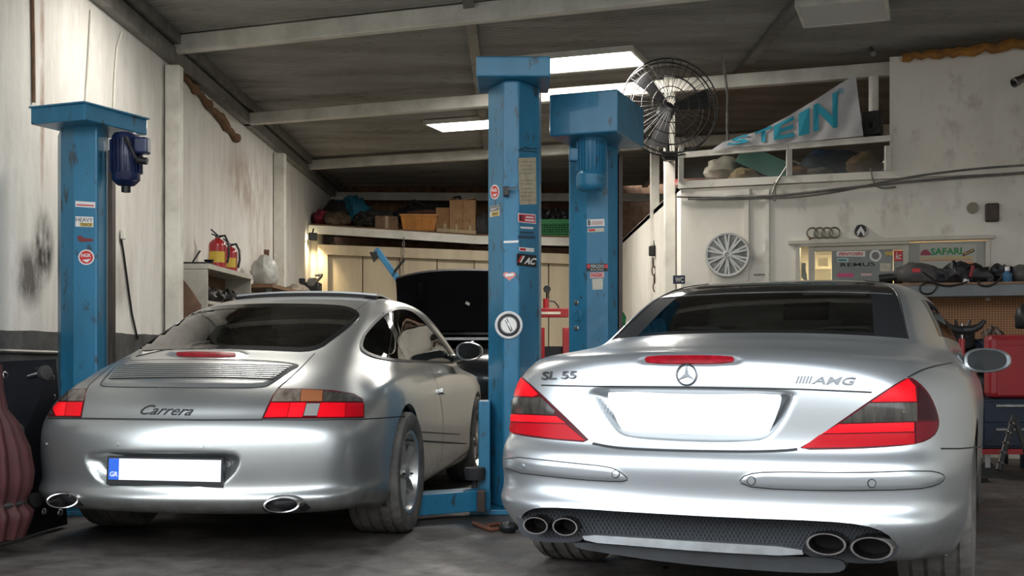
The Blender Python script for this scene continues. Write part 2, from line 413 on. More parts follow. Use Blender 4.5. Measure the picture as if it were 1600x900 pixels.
def densify(pts, step, closed=True):
    q = []
    n_ = len(pts)
    for i in range(n_ if closed else n_ - 1):
        a, b = pts[i], pts[(i + 1) % n_]; L = math.hypot(b[0] - a[0], b[1] - a[1]); m = max(1, int(L / step))
        q += [(a[0] + (b[0] - a[0]) * k / m, a[1] + (b[1] - a[1]) * k / m) for k in range(m)]
    if not closed: q.append(tuple(pts[-1]))
    return q
def tri2d(outline, step, holes=()):
    pts = [Vector(p) for p in densify(outline, step)]; e = [(i, (i + 1) % len(pts)) for i in range(len(pts))]; nb = len(pts)
    arr = np.array([tuple(p) for p in pts]); lo, hi = arr.min(0), arr.max(0)
    gx, gy = np.meshgrid(np.arange(lo[0], hi[0], step), np.arange(lo[1], hi[1], step)); g = np.stack([gx.ravel(), gy.ravel()], 1)
    if len(g):
        sd = poly_sd(g, arr); g = g[sd > step * .45]
    for h in holes:
        hp = densify(h, step); b0 = len(pts); pts += [Vector(p) for p in hp]; e += [(b0 + i, b0 + (i + 1) % len(hp)) for i in range(len(hp))]
        if len(g): g = g[poly_sd(g, np.array(hp)) < -step * .45]
    pts += [Vector(p) for p in g]
    v, ed, fc, *_ = delaunay_2d_cdt(pts, e, [], 0, 1e-6)
    v = [tuple(p) for p in v]; cen = np.array([np.mean([v[i] for i in f], 0) for f in fc]) if fc else np.zeros((0, 2))
    keep = poly_sd(cen, arr) > 0
    for h in holes: keep &= poly_sd(cen, np.array(h)) < 0
    return v, [f for f, k in zip(fc, keep) if k]
def car_patch(car, name, outline, mt, lift=.002, step=5, thick=.006, holes=(), parent=None, mirror=False, smooth=50, bulge=0):
    v2, fc = tri2d(outline, step, holes); top, bot = [], []
    sdv = poly_sd(v2, outline) if bulge else None
    for i, p in enumerate(v2):
        h, nn = car.hit(*p); l = lift + (bulge * min(1, max(0, sdv[i]) / 8) if bulge else 0)
        top.append(h + nn * l); bot.append(h - nn * thick)
    n_ = len(v2); cnt = {}
    for f in fc:
        for a, b in zip(f, f[1:] + f[:1]): cnt[(a, b)] = cnt.get((a, b), 0) + 1
    side = [(b, a, a + n_, b + n_) for (a, b) in cnt if (b, a) not in cnt]
    m = MB().add(top + bot, [tuple(f) for f in fc] + side)
    o = m.build(name, mt, parent or car.root, smooth=smooth, root=car.root)
    if mirror:
        m2 = MB(); m2.v = [car.M @ Vector((-q.x, q.y, q.z)) for q in (car.Mi @ p for p in m.v)]; m2.f = [tuple(reversed(f)) for f in m.f]
        return o, m2.build(name, mt, parent or car.root, smooth=smooth, root=car.root)
    return o
def car_line(car, name, pts, mt, w=.005, lift=.0012, step=4, closed=False, parent=None, mirror=False, rnd=False):
    pts = densify(pts, step, closed); hs = [car.hit(*p) for p in pts]; n_ = len(hs); m = MB(); L, Rr = [], []
    for i, (p, nn) in enumerate(hs):
        a = hs[(i - 1) % n_ if closed else max(0, i - 1)][0]; b = hs[(i + 1) % n_ if closed else min(n_ - 1, i + 1)][0]
        t = (b - a); t = t.normalized() if t.length > 1e-9 else Vector((1, 0, 0)); s_ = t.cross(nn).normalized() * w / 2
        L.append(p - s_ + nn * lift); Rr.append(p + s_ + nn * lift)
    if rnd:
        m.tube([p + nn * lift for p, nn in hs], w / 2, 6, closed)
    else:
        mid = [p + nn * (lift + w * .12) for p, nn in hs]
        m.v = L + mid + Rr; k = n_ if closed else n_ - 1
        m.f = [(n_ + i, n_ + (i + 1) % n_, (i + 1) % n_, i) for i in range(k)] + [(2 * n_ + i, 2 * n_ + (i + 1) % n_, n_ + (i + 1) % n_, n_ + i) for i in range(k)]
    o = m.build(name, mt, parent or car.root, root=car.root, fix=False)
    if mirror:
        m2 = MB(); m2.v = [car.M @ Vector((-q.x, q.y, q.z)) for q in (car.Mi @ p for p in m.v)]; m2.f = [tuple(reversed(f)) for f in m.f]
        m2.build(name, mt, parent or car.root, root=car.root, fix=False)
    return o
def emboss(car, poly, depth, ramp, dirv=(0, 1, 0), ymax=1.6):   # push the body inside a pixel polygon along the car's axis
    sd = poly_sd(car.pxs(), poly); k = np.clip(sd / ramp, 0, 1); k = k * k * (3 - 2 * k)
    k = np.where((car.P[:, 1] < ymax), k, 0); car.P = car.P + k[:, None] * depth * np.array(dirv)[None]
    car.rebuild()
def cut(car, poly, ymin=-1, ymax=9, xmin=-9, mirror=False, snap=4.5):
    poly = [tuple(p) for p in densify(poly, 2.5)]; pa = np.array(poly); pp = car.pxs(); sd = poly_sd(pp, poly)
    reg = (sd > -snap - 1) & (car.P[:, 1] > ymin) & (car.P[:, 1] < ymax) & (car.P[:, 0] > xmin)
    vis = car.vis(np.nonzero(reg)[0]); reg &= vis; mi = car.mirror_idx(); Mi = np.array(car.Mi)
    for i in np.nonzero(reg & (np.abs(sd) < snap))[0]:
        q = pa[np.argmin(((pa - pp[i]) ** 2).sum(1))]; h, _ = car.hit(*q); l = car.Mi @ h
        if (l - Vector(car.P[i])).length < .06:
            car.P[i] = l; sd[i] = .01
            if mirror: car.P[mi[i]] = (-l.x, l.y, l.z)
    ins = reg & (sd > 0)
    if mirror: ins = ins | ins[mi]
    for i, f in enumerate(car.F):
        if ins[f[0]] and ins[f[1]] and ins[f[2]] and ins[f[3]]: car.alive[i] = False
    car.W = car.world()
def _vis(s, idx):                        # vertices that the camera sees directly
    out = np.zeros(len(s.W), bool); e = Vector((0, 0, H))
    for i in idx:
        d = Vector(s.W[i]) - e; L = d.length; r = s.bvh.ray_cast(e, d / L)
        out[i] = r[0] is None or r[3] > L - .03
    return out
Car.vis = _vis
def arch(car, yc, zc, r, lip=True, mt=None):
    """cut round wheel arches (both sides) with vertices snapped to the circle, add lips and wells"""
    P = car.P; rr = np.hypot(P[:, 1] - yc, P[:, 2] - zc); side = np.abs(P[:, 0]) > .52
    snap = side & (np.abs(rr - r) < .021)
    for a, c0 in ((1, yc), (2, zc)): P[snap, a] = c0 + (P[snap, a] - c0) * (r / rr[snap])
    rr = np.hypot(P[:, 1] - yc, P[:, 2] - zc); ins = side & (rr < r + .002)
    for i, f in enumerate(car.F):
        if ins[f[0]] and ins[f[1]] and ins[f[2]] and ins[f[3]]: car.alive[i] = False
    for sx in (-1, 1):
        m = MB(); vs_ = []; k = 40
        for q in range(k + 1):
            a = R(-25 + 230 * q / k); y, z = yc + r * math.cos(a), zc + r * math.sin(a)
            o = car.M @ Vector((sx * 1.5, y + .0, z)); dv = (car.M.to_3x3() @ Vector((-sx, 0, 0)))
            h = car.bvh.ray_cast(car.M @ Vector((sx * 1.5, yc + (r + .012) * math.cos(a), max(.16, zc + (r + .012) * math.sin(a)))), dv)
            x = (car.Mi @ h[0]).x if h[0] else sx * .85
            vs_.append((x, y, z))
        if lip:
            mw_ = MB(); n_ = len(vs_)
            for x, y, z in vs_: mw_.v += [car.M @ Vector((x, y, z)), car.M @ Vector((x - sx * .02, yc + (y - yc) * .965, zc + (z - zc) * .965)), car.M @ Vector((sx * .50, yc + (y - yc) * .965, zc + (z - zc) * .965))]
            mw_.f = [(3 * i, 3 * i + 3, 3 * i + 4, 3 * i + 1) for i in range(n_ - 1)]; mw_.build('arch_lip', mt, car.root, root=car.root)
            mv = MB(); mv.v = mw_.v; mv.f = [(3 * i + 1, 3 * i + 4, 3 * i + 5, 3 * i + 2) for i in range(n_ - 1)]
            c0 = len(mv.v); mv.v.append(car.M @ Vector((sx * .50, yc, zc))); mv.f += [(3 * i + 2, 3 * i + 5, c0) for i in range(n_ - 1)]
            mv.build('wheel_well', M_black, car.root, root=car.root)
def car_body(car, name, mt, inner=None):
    m = MB(); m.v = [Vector(w) for w in car.W]; m.f = [f for f, k in zip(car.F, car.alive) if k]
    return m.build(name, mt, car.root, smooth=180, root=car.root, fix=False)
def car_glass(car, name, t0, t1, u0, u1, mt, off_=-.004):    # glass pane from a block of the body grid, removed from the body
    ids = [t * car.U + (u % car.U) for t in range(t0, t1) for u in range(u0, u1)]; m = MB(); idx = {}
    for i in ids:
        f = car.F[i]; car.alive[i] = False
        for q in f:
            if q not in idx: idx[q] = len(m.v); m.v.append(Vector(car.W[q]))
        m.f.append(tuple(idx[q] for q in f))
    return m.build(name, mt, car.root, smooth=180, root=car.root, fix=False)

# lettering: built as mesh, fitted into a pixel box and laid on a surface
def text_mesh(s, shear=0, offset=0):
    cu = bpy.data.curves.new('t', 'FONT'); cu.body = s; cu.shear = shear; cu.offset = offset; cu.resolution_u = 3
    ob = bpy.data.objects.new('t', cu); COL.objects.link(ob); dg = bpy.context.evaluated_depsgraph_get(); dg.update()
    me = bpy.data.meshes.new_from_object(ob.evaluated_get(dg)); bpy.data.objects.remove(ob)
    v = np.array([tuple(q.co) for q in me.vertices]); f = [tuple(p.vertices) for p in me.polygons]; bpy.data.meshes.remove(me)
    if not len(v): return v, f
    lo, hi = v.min(0), v.max(0); v[:, 0] = (v[:, 0] - lo[0]) / (hi[0] - lo[0]); v[:, 1] = (v[:, 1] - lo[1]) / max(1e-6, hi[1] - lo[1])
    return v[:, :2], f
def extrude_on(pts2, faces, surf, lift, thick):
    top, bot = [], []
    for p in pts2:
        h, nn = surf(*p); top.append(h + nn * lift); bot.append(h + nn * (lift - thick))
    n_ = len(top); cnt = {}
    for f in faces:
        for a, b in zip(f, f[1:] + f[:1]): cnt[(a, b)] = 1
    side = [(b, a, a + n_, b + n_) for (a, b) in cnt if (b, a) not in cnt]
    return MB().add(top + bot, list(faces) + side)
def letters(s, quad, surf, mt, parent, name='lettering', lift=.0025, thick=.002, shear=0, offset=0, root=None):
    """quad: pixel corners bottom-left, bottom-right, top-left, top-right"""
    v, f = text_mesh(s, shear, offset); bl, br, tl, tr = [np.array(q, float) for q in quad]
    p = [(bl * (1 - a) + br * a) * (1 - b) + (tl * (1 - a) + tr * a) * b for a, b in v]
    return extrude_on(p, f, surf, lift, thick).build(name, mt, parent, smooth=0, root=root, fix=False)
def plate_on(poly, surf, mt, parent, name, lift=.002, thick=.002, step=8, root=None, smooth=0, holes=()):
    v, f = tri2d(poly, step, holes); return extrude_on(v, [tuple(q) for q in f], surf, lift, thick).build(name, mt, parent, smooth=smooth, root=root)
def plane_surf(o, nn):
    nn = Vector(nn).normalized(); o = Vector(o); return lambda x, y: (on_plane(x, y, o, nn), nn)
def circle_px(cx, cy, rx, ry=None, k=28): return [(cx + rx * math.cos(2 * math.pi * i / k), cy + (ry or rx) * math.sin(2 * math.pi * i / k)) for i in range(k)]
def rect_px(x0, y0, x1, y1): return [(x0, y0), (x1, y0), (x1, y1), (x0, y1)]
def letterbox(x0, y0, x1, y1, sl=0): return ((x0, y1), (x1, y1 + sl), (x0, y0), (x1, y0 + sl))
# ------------------------------------------------------------------ car paint and shared car materials
def paint(name, col, rough=.28, dust=.3):
    m = mat(name, col, rough, .85, coat=.4, coat_r=.08); n = NT(m)
    c = n.ramp(n.noise(2.0, 6), [(.4, tuple(q * .93 for q in col)), (.65, col)])
    geo = n.nt.nodes.new('ShaderNodeNewGeometry')
    z = n.xyz()[2]; low = n.math('SUBTRACT', 1, n.math('MULTIPLY', n.math('SUBTRACT', z, .17), 5, True), True)
    dirt = n.math('MULTIPLY', low, n.ramp(n.noise(9, 8), [(.35, (0, 0, 0)), (.6, (1, 1, 1))]))
    c = n.mix(n.math('MULTIPLY', dirt, .7), c, (.10, .085, .07))
    n.color(n.mix(geo.outputs['Backfacing'], c, (.02, .02, .02)))
    return m
M_pp = paint('silver_paint_grey', (.40, .41, .40), .31)
M_ps = paint('silver_paint_bright', (.47, .495, .51), .31)
M_gl = glass('car_glass', (.16, .17, .16)); M_glc = glass('car_glass_clear', (.60, .63, .60)); M_gls = glass('side_glass', (.16, .17, .16), ior=1.22)
M_seam = mat('panel_gap', (.01, .01, .01), .6)
M_lred = mat('lens_red', (.60, .004, .010), .3, spec=.15)
M_lredd = mat('lens_red_dark', (.33, .003, .008), .3, spec=.15)
M_lred3 = mat('lens_red_bright', (.95, .008, .015), .3, spec=.15)
M_lsmoke = mat('lens_smoke', (.05, .044, .036), .2, coat=.25, spec=.3, noise_s=14, col2=(.02, .018, .016), stretch=(3, 1, .4))
M_lclear = mat('lens_clear', (.17, .145, .115), .2, coat=.3, spec=.3, noise_s=9, col2=(.07, .05, .04), stretch=(1.5, 1, .6))
M_lamber = mat('lens_amber', (.24, .085, .035), .15, coat=1)
M_plate = mat('plate_white', (.92, .92, .92), .4)
M_eu = mat('plate_blue', (.02, .11, .55), .4)
M_seat = mat('black_leather', (.02, .02, .021), .5, bump=.1)
M_rim = mat('alloy_silver', (.50, .49, .47), .3, .8)
M_tyre = mat('tyre_dusty', (.11, .10, .088), .85, noise_s=8, col2=(.055, .05, .046), bump=.2, bump_s=80)
def row(yr, zr, w, k, zc, side, yf, zf, wf, kf=1, fx=(.30, .58, .80, .93, .985), dy=(.012, .05, .12, .22, .36)):
    r = [(0, yr, zr)]
    for f, d in zip(fx, dy): r.append((f * w, yr + d * k, zr + (zc - zr) * f ** 2.5))
    r += list(side)
    zl = side[-1][2]
    for f, d in ((.93, .30), (.72, .13), (.38, .035)): r.append((f * wf, yf - d * kf, zf + (zl - zf) * f ** 3))
    r.append((0, yf, zf)); return r
def sides(W, z, ys=(.70, 1.06, 1.70, 2.45, 3.30, 3.75), fac=(.985, 1.0, .975, .972, .985, .965)):
    zz = z if isinstance(z, (list, tuple)) else [z] * 6
    return [(W * f, y, q) for f, y, q in zip(fac, ys, zz)]
# ---- roadster
SF2 = (.985, 1.0, 1.0, 1.015, 1.045, 1.04)
SL = [
 row(.50, .215, .74, .8, .20, sides(.78, .17), 4.30, .18, .70),
 row(.14, .215, .80, .8, .20, sides(.86, .18), 4.42, .20, .76),
 row(.07, .27, .845, .9, .26, sides(.89, .24), 4.48, .28, .80),
 row(.012, .315, .865, .95, .31, sides(.905, .31), 4.52, .33, .82),
 row(-.022, .358, .88, .97, .355, sides(.911, .36), 4.53, .37, .825),
 row(-.022, .388, .882, .98, .386, sides(.912, .39), 4.535, .40, .83),
 row(.006, .415, .882, 1, .415, sides(.912, .42), 4.535, .42, .83),
 row(.012, .455, .885, 1, .455, sides(.914, .46), 4.535, .46, .83),
 row(.004, .50, .885, 1, .50, sides(.914, .50), 4.535, .50, .83),
 row(-.002, .54, .885, 1, .535, sides(.915, .54), 4.52, .54, .82),
 row(.010, .575, .885, 1, .575, sides(.916, .585), 4.50, .58, .81),
 row(.045, .605, .88, 1, .605, sides(.918, .62), 4.48, .61, .80),
 row(.060, .635, .877, 1, .635, sides(.918, .65), 4.45, .63, .79),
 row(.062, .70, .872, 1, .69, sides(.916, .69), 4.42, .65, .78),
 row(.062, .78, .865, 1, .755, sides(.912, (.735, .74, .735, .73, .72, .70)), 4.36, .675, .77),
 row(.070, .86, .845, 1, .82, sides(.905, (.785, .795, .785, .775, .765, .73)), 4.28, .70, .76),
 row(.092, .915, .82, 1, .865, sides(.89, (.835, .845, .83, .815, .80, .755)), 4.15, .73, .75),
 row(.115, .943, .79, 1, .895, sides(.873, (.868, .875, .86, .845, .825, .78)), 4.0, .76, .74),
 row(.165, .962, .765, .95, .915, sides(.855, (.89, .895, .88, .868, .845, .80)), 3.85, .79, .735),
 row(.32, .972, .745, .85, .93, sides(.835, (.905, .91, .90, .885, .86, .82), (.85, 1.15, 1.75, 2.45, 3.2, 3.5)), 3.7, .82, .73, .8),
 row(.66, .985, .735, .65, .945, sides(.812, (.925, .93, .92, .91, .88, .845), (1.25, 1.45, 1.85, 2.45, 3.05, 3.3)), 3.55, .85, .72, .7),
 row(.93, 1.0, .725, .45, .96, sides(.79, (.945, .945, .94, .93, .905, .875), (1.55, 1.7, 1.95, 2.45, 2.95, 3.15)), 3.42, .88, .71, .6),
 row(1.05, 1.012, .71, .42, .975, sides(.775, (.96, .96, .955, .95, .93, .91), (1.68, 1.78, 2.0, 2.45, 2.9, 3.08), SF2), 3.34, .905, .70, .6),
 row(1.15, 1.05, .69, .40, 1.02, sides(.755, (1.01, 1.01, 1.01, 1.0, .985, .97), (1.74, 1.84, 2.03, 2.42, 2.8, 2.96), SF2), 3.2, .96, .68, .6),
 row(1.33, 1.13, .66, .36, 1.10, sides(.715, (1.10, 1.10, 1.10, 1.09, 1.07, 1.06), (1.84, 1.92, 2.08, 2.38, 2.66, 2.78), SF2), 2.98, 1.06, .64, .55),
 row(1.56, 1.215, .625, .30, 1.19, sides(.665, (1.19, 1.19, 1.195, 1.19, 1.17, 1.155), (1.96, 2.02, 2.13, 2.34, 2.54, 2.64), SF2), 2.78, 1.16, .59, .45),
 row(1.74, 1.265, .585, .26, 1.245, sides(.61, (1.245, 1.25, 1.255, 1.25, 1.24, 1.225), (2.03, 2.08, 2.16, 2.32, 2.47, 2.54), SF2), 2.64, 1.23, .54, .35),
 row(1.90, 1.295, .51, .22, 1.285, sides(.52, (1.285, 1.287, 1.29, 1.287, 1.28, 1.27), (2.10, 2.13, 2.18, 2.30, 2.41, 2.45), SF2), 2.54, 1.275, .46, .25),
 row(2.10, 1.312, .30, .12, 1.31, sides(.30, 1.31, (2.18, 2.2, 2.22, 2.28, 2.34, 2.37), SF2), 2.42, 1.305, .26, .15),
 row(2.26, 1.317, .02, .02, 1.317, sides(.02, 1.317, (2.27, 2.275, 2.28, 2.285, 2.29, 2.3), SF2), 2.32, 1.317, .02, .02),
]
UC = [26, 22, 18, 14, 12, 12, 14, 18, 18, 18, 14, 10, 8, 8, 8]
TCs = [4, 4, 6, 6, 6, 6, 6, 5, 5, 5, 5, 5, 8, 9, 9, 8, 6, 6, 8, 10, 8, 6, 6, 8, 8, 6, 5, 5, 4]
SL = [[(x * 1.012 if y < .5 else x * 1.05, y, z * 1.032) for x, y, z in r_] for r_ in SL]
sl = Car('silver_roadster', 'bright silver roadster with black roof and four tailpipes, standing at the right', (.634, 4.18, 0), R(23.2), SL, UC, TCs)
# ---- rear-engined coupe
def sidep(W, z, ys=(.66, 1.08, 1.72, 2.45, 3.25, 3.75), fac=(.985, 1.0, .955, .94, .965, .93)):
    zz = z if isinstance(z, (list, tuple)) else [z] * 6
    return [(W * f, y, q) for f, y, q in zip(fac, ys, zz)]
UF = (.985, 1.0, .985, .995, 1.03, 1.02)
DP = (.02, .075, .165, .28, .43)
def rp(*a, **k): return row(*a, dy=DP, **k)
PO = [
 rp(.55, .20, .70, .7, .20, sidep(.76, .16), 4.2, .18, .66),
 rp(.20, .20, .76, .8, .20, sidep(.84, .17), 4.32, .20, .72),
 rp(.06, .222, .81, .85, .222, sidep(.868, .215), 4.38, .26, .76),
 rp(.012, .25, .835, .9, .25, sidep(.88, .255), 4.41, .30, .78),
 rp(-.014, .282, .845, .92, .282, sidep(.884, .29), 4.42, .34, .785),
 rp(-.014, .306, .847, .93, .306, sidep(.885, .32), 4.42, .36, .785),
 rp(.010, .330, .845, .95, .330, sidep(.885, .345), 4.43, .38, .79),
 rp(.016, .365, .845, .95, .365, sidep(.886, .38), 4.43, .41, .79),
 rp(.004, .43, .85, .97, .43, sidep(.888, .45), 4.43, .46, .79),
 rp(.002, .52, .852, .97, .52, sidep(.89, .53), 4.41, .52, .78),
 rp(.02, .595, .852, .96, .595, sidep(.89, .60), 4.37, .57, .77),
 rp(.055, .64, .847, .95, .64, sidep(.89, .65), 4.32, .60, .765),
 rp(.080, .665, .84, .95, .665, sidep(.888, .685), 4.27, .62, .76),
 rp(.11, .71, .828, .93, .705, sidep(.882, (.71, .725, .72, .715, .715, .69)), 4.2, .645, .755),
 rp(.165, .755, .805, .90, .74, sidep(.87, (.745, .765, .76, .755, .75, .72)), 4.1, .67, .75),
 rp(.24, .80, .775, .84, .775, sidep(.85, (.785, .805, .80, .795, .785, .75)), 3.95, .70, .74),
 rp(.33, .84, .745, .74, .81, sidep(.83, (.81, .83, .825, .81, .80, .77), (.78, 1.14, 1.75, 2.45, 3.2, 3.6)), 3.8, .73, .73),
 rp(.44, .882, .715, .64, .85, sidep(.808, (.84, .855, .845, .83, .815, .79), (.90, 1.22, 1.80, 2.45, 3.15, 3.45)), 3.68, .77, .72),
 rp(.57, .922, .685, .56, .888, sidep(.79, (.872, .88, .865, .848, .83, .815), (1.02, 1.30, 1.85, 2.45, 3.12, 3.36)), 3.60, .82, .70, kf=.8),
 rp(.71, .957, .655, .50, .925, sidep(.772, (.90, .905, .885, .868, .855, .845), (1.12, 1.38, 1.88, 2.45, 3.06, 3.26)), 3.52, .87, .68, kf=.8),
 rp(.85, 1.005, .635, .47, .972, sidep(.752, (.945, .945, .925, .91, .90, .895), (1.24, 1.48, 1.93, 2.43, 2.98, 3.16), UF), 3.42, .915, .66, kf=.7),
 rp(1.02, 1.065, .612, .43, 1.035, sidep(.722, (1.01, 1.015, 1.0, .985, .975, .97), (1.36, 1.58, 1.97, 2.41, 2.88, 3.03), UF), 3.28, .99, .64, kf=.7),
 rp(1.24, 1.137, .587, .38, 1.11, sidep(.682, (1.10, 1.105, 1.1, 1.09, 1.075, 1.065), (1.53, 1.71, 2.03, 2.38, 2.76, 2.88), UF), 3.10, 1.08, .60, kf=.6),
 rp(1.48, 1.205, .556, .33, 1.182, sidep(.632, (1.185, 1.192, 1.195, 1.19, 1.175, 1.16), (1.72, 1.86, 2.1, 2.36, 2.62, 2.71), UF), 2.91, 1.17, .555, kf=.5),
 rp(1.69, 1.247, .515, .27, 1.23, sidep(.572, (1.234, 1.24, 1.245, 1.243, 1.232, 1.22), (1.88, 1.98, 2.15, 2.34, 2.53, 2.60), UF), 2.77, 1.225, .505, kf=.4),
 rp(1.89, 1.277, .44, .21, 1.268, sidep(.48, (1.27, 1.275, 1.277, 1.276, 1.268, 1.26), (2.02, 2.08, 2.2, 2.32, 2.44, 2.49), UF), 2.64, 1.26, .42, kf=.3),
 rp(2.10, 1.292, .27, .1, 1.29, sidep(.30, 1.29, (2.16, 2.19, 2.24, 2.3, 2.36, 2.39), UF), 2.48, 1.285, .25, kf=.15),
 rp(2.29, 1.297, .02, .02, 1.297, sidep(.02, 1.297, (2.29, 2.295, 2.3, 2.305, 2.31, 2.315), UF), 2.33, 1.297, .02, kf=.02),
]
TCp = [4, 4, 5, 5, 5, 5, 6, 6, 7, 7, 6, 5, 5, 6, 7, 8, 9, 9, 9, 8, 7, 8, 8, 8, 6, 5, 4]
PO = [[(x, y, z * 1.025) for x, y, z in r_] for r_ in PO]
po = Car('grey_coupe', 'grey silver rounded coupe with slatted engine lid, beside the centre lift column', (-1.59, 5.28, 0), R(8.4), PO, UC, TCp)
_c = po.N.reshape(po.T, po.U, 3)[10, 0]; Car.sign = 1 if _c[1] < 0 else -1
# ------------------------------------------------------------------ shared car part builders
def inset(poly, d):
    n_ = len(poly); ar = sum(poly[i][0] * poly[(i + 1) % n_][1] - poly[(i + 1) % n_][0] * poly[i][1] for i in range(n_)); sg = 1 if ar > 0 else -1; q = []
    for i in range(n_):
        a, b, c = poly[i - 1], poly[i], poly[(i + 1) % n_]
        e1 = Vector((b[0] - a[0], b[1] - a[1])); e2 = Vector((c[0] - b[0], c[1] - b[1]))
        if e1.length < 1e-6 or e2.length < 1e-6: q.append(b); continue
        n1 = Vector((-e1.y, e1.x)).normalized(); n2 = Vector((-e2.y, e2.x)).normalized(); m_ = n1 + n2
        if m_.length < 1e-6: m_ = n1
        m_.normalize(); q.append((b[0] + sg * m_.x * d, b[1] + sg * m_.y * d))
    return q
def lp(car, x, y, yl):                    # pixel onto the car's cross plane y = yl
    return on_plane(x, y, car.M @ Vector((0, yl, 0)), car.M.to_3x3() @ Vector((0, 1, 0)))
def wheel(car, x, y, z, r, w, rim_r, spokes=5, style='star'):
    """x: centre of the tyre; parts in car-local space"""
    sx = 1 if x > 0 else -1; ax = car.M.to_3x3() @ Vector((sx, 0, 0)); c0 = car.M @ Vector((x, y, z)); hw = w / 2
    wh = bpy.data.objects.new('wheel', None); wh.empty_display_size = .1; link(wh, car.root)
    prof = [(rim_r - .006, -hw * .86), (rim_r + .012, -hw * .95), (r - .045, -hw * 1.0), (r - .014, -hw * .97), (r - .003, -hw * .86)]
    g = []
    for q in (-.62, -.22, .22, .62): g += [(r, hw * (q - .055)), (r - .008, hw * (q - .05)), (r - .008, hw * (q + .05)), (r, hw * (q + .055))]
    prof += g + [(r - .003, hw * .86), (r - .014, hw * .97), (r - .045, hw * 1.0), (rim_r + .012, hw * .95), (rim_r - .006, hw * .86)]
    def tread(a, h):
        if abs(h) > hw * .99: return 1
        ph = (a * 34 / (2 * math.pi) + abs(h) / hw * 1.3) % 1
        return 1 - (.014 if ph < .16 and abs(h) > hw * .24 else 0)
    t = MB().lathe(prof, c0, ax, 204, tread); t.f = t.f[:-2] if len(t.f[-1]) > 10 else t.f
    t.build('tyre', M_tyre, wh, smooth=35, root=car.root, fix=False)
    o = hw * .80
    m = MB().lathe([(rim_r - .03, -o), (rim_r, -o - .004), (rim_r - .02, -o + .03), (rim_r - .05, 0), (rim_r - .035, o - .03), (rim_r - .004, o + .01), (rim_r - .004, o + .016), (rim_r - .022, o + .012), (rim_r - .034, o - .02)], c0, ax, 64)
    m.f = [f for f in m.f if len(f) < 10]; m.build('rim', M_rim, wh, smooth=40, root=car.root, fix=False)
    MB().lathe([(0, -.02), (rim_r - .05, -.02), (rim_r - .05, -.005), (0, -.005)], c0, ax, 40).build('brake_disc', M_steel, wh, root=car.root)
    up = Vector((0, 0, 1)); e1 = up; e2 = ax.cross(up)
    sp = MB()
    for k in range(spokes):
        a = 2 * math.pi * k / spokes + .3; d = e1 * math.cos(a) + e2 * math.sin(a); s_ = ax.cross(d)
        for p in range(1):
            q = []
            for rr, ww, hh in ((.03, .045, o - .012), (rim_r * .45, .032, o - .004), (rim_r * .8, .026, o - .006), (rim_r - .012, .034, o - .01)):
                q.append([c0 + d * rr - s_ * ww + ax * (hh - .022), c0 + d * rr + ax * (hh + .006), c0 + d * rr + s_ * ww + ax * (hh - .022), c0 + d * rr + ax * (hh - .05)])
            for i in range(3):
                b = len(sp.v); sp.v += q[i] + q[i + 1]; sp.f += [(b + j, b + (j + 1) % 4, b + 4 + (j + 1) % 4, b + 4 + j) for j in range(4)]
    sp.build('spokes', M_rim, wh, smooth=30, root=car.root)
    MB().lathe([(.045, o - .03), (.045, o - .002), (.036, o + .006), (0, o + .008)], c0, ax, 24).build('hub_cap', M_rim, wh, root=car.root)
    return wh
def oval_tip(car, cx, cy, rx, ry, yl, length, mt, name='exhaust_tip', slant=0, parent=None):
    ax = car.M.to_3x3() @ Vector((0, 1, 0)); xx = car.M.to_3x3() @ Vector((1, 0, 0)); c0 = lp(car, cx, cy, yl); D = c0.y / F
    m = MB(); k = 36; prof = [(0.80, .9, .30), (.80, .9, .02), (.84, .95, -.004), (.95, 1.0, -.004), (1, 1, .008), (.97, .97, length)]
    vs_ = []
    for s1, s2, d in prof:
        for q in range(k):
            a = 2 * math.pi * q / k
            vs_.append(c0 + xx * (math.cos(a) * rx * D * s1) + Vector((0, 0, math.sin(a) * ry * D * s1)) + ax * (d + slant * math.cos(a)))
    fs = [(i * k + q, i * k + (q + 1) % k, (i + 1) * k + (q + 1) % k, (i + 1) * k + q) for i in range(len(prof) - 1) for q in range(k)]
    fs.append(tuple(range(k))); m.add(vs_, fs)
    return m.build(name, mt, parent or car.root, smooth=40, root=car.root)
M_tip = mat('exhaust_steel', (.30, .28, .27), .25, 1, noise_s=9, noise_a=.25)
M_tipc = mat('exhaust_chrome', (.55, .53, .52), .12, 1)
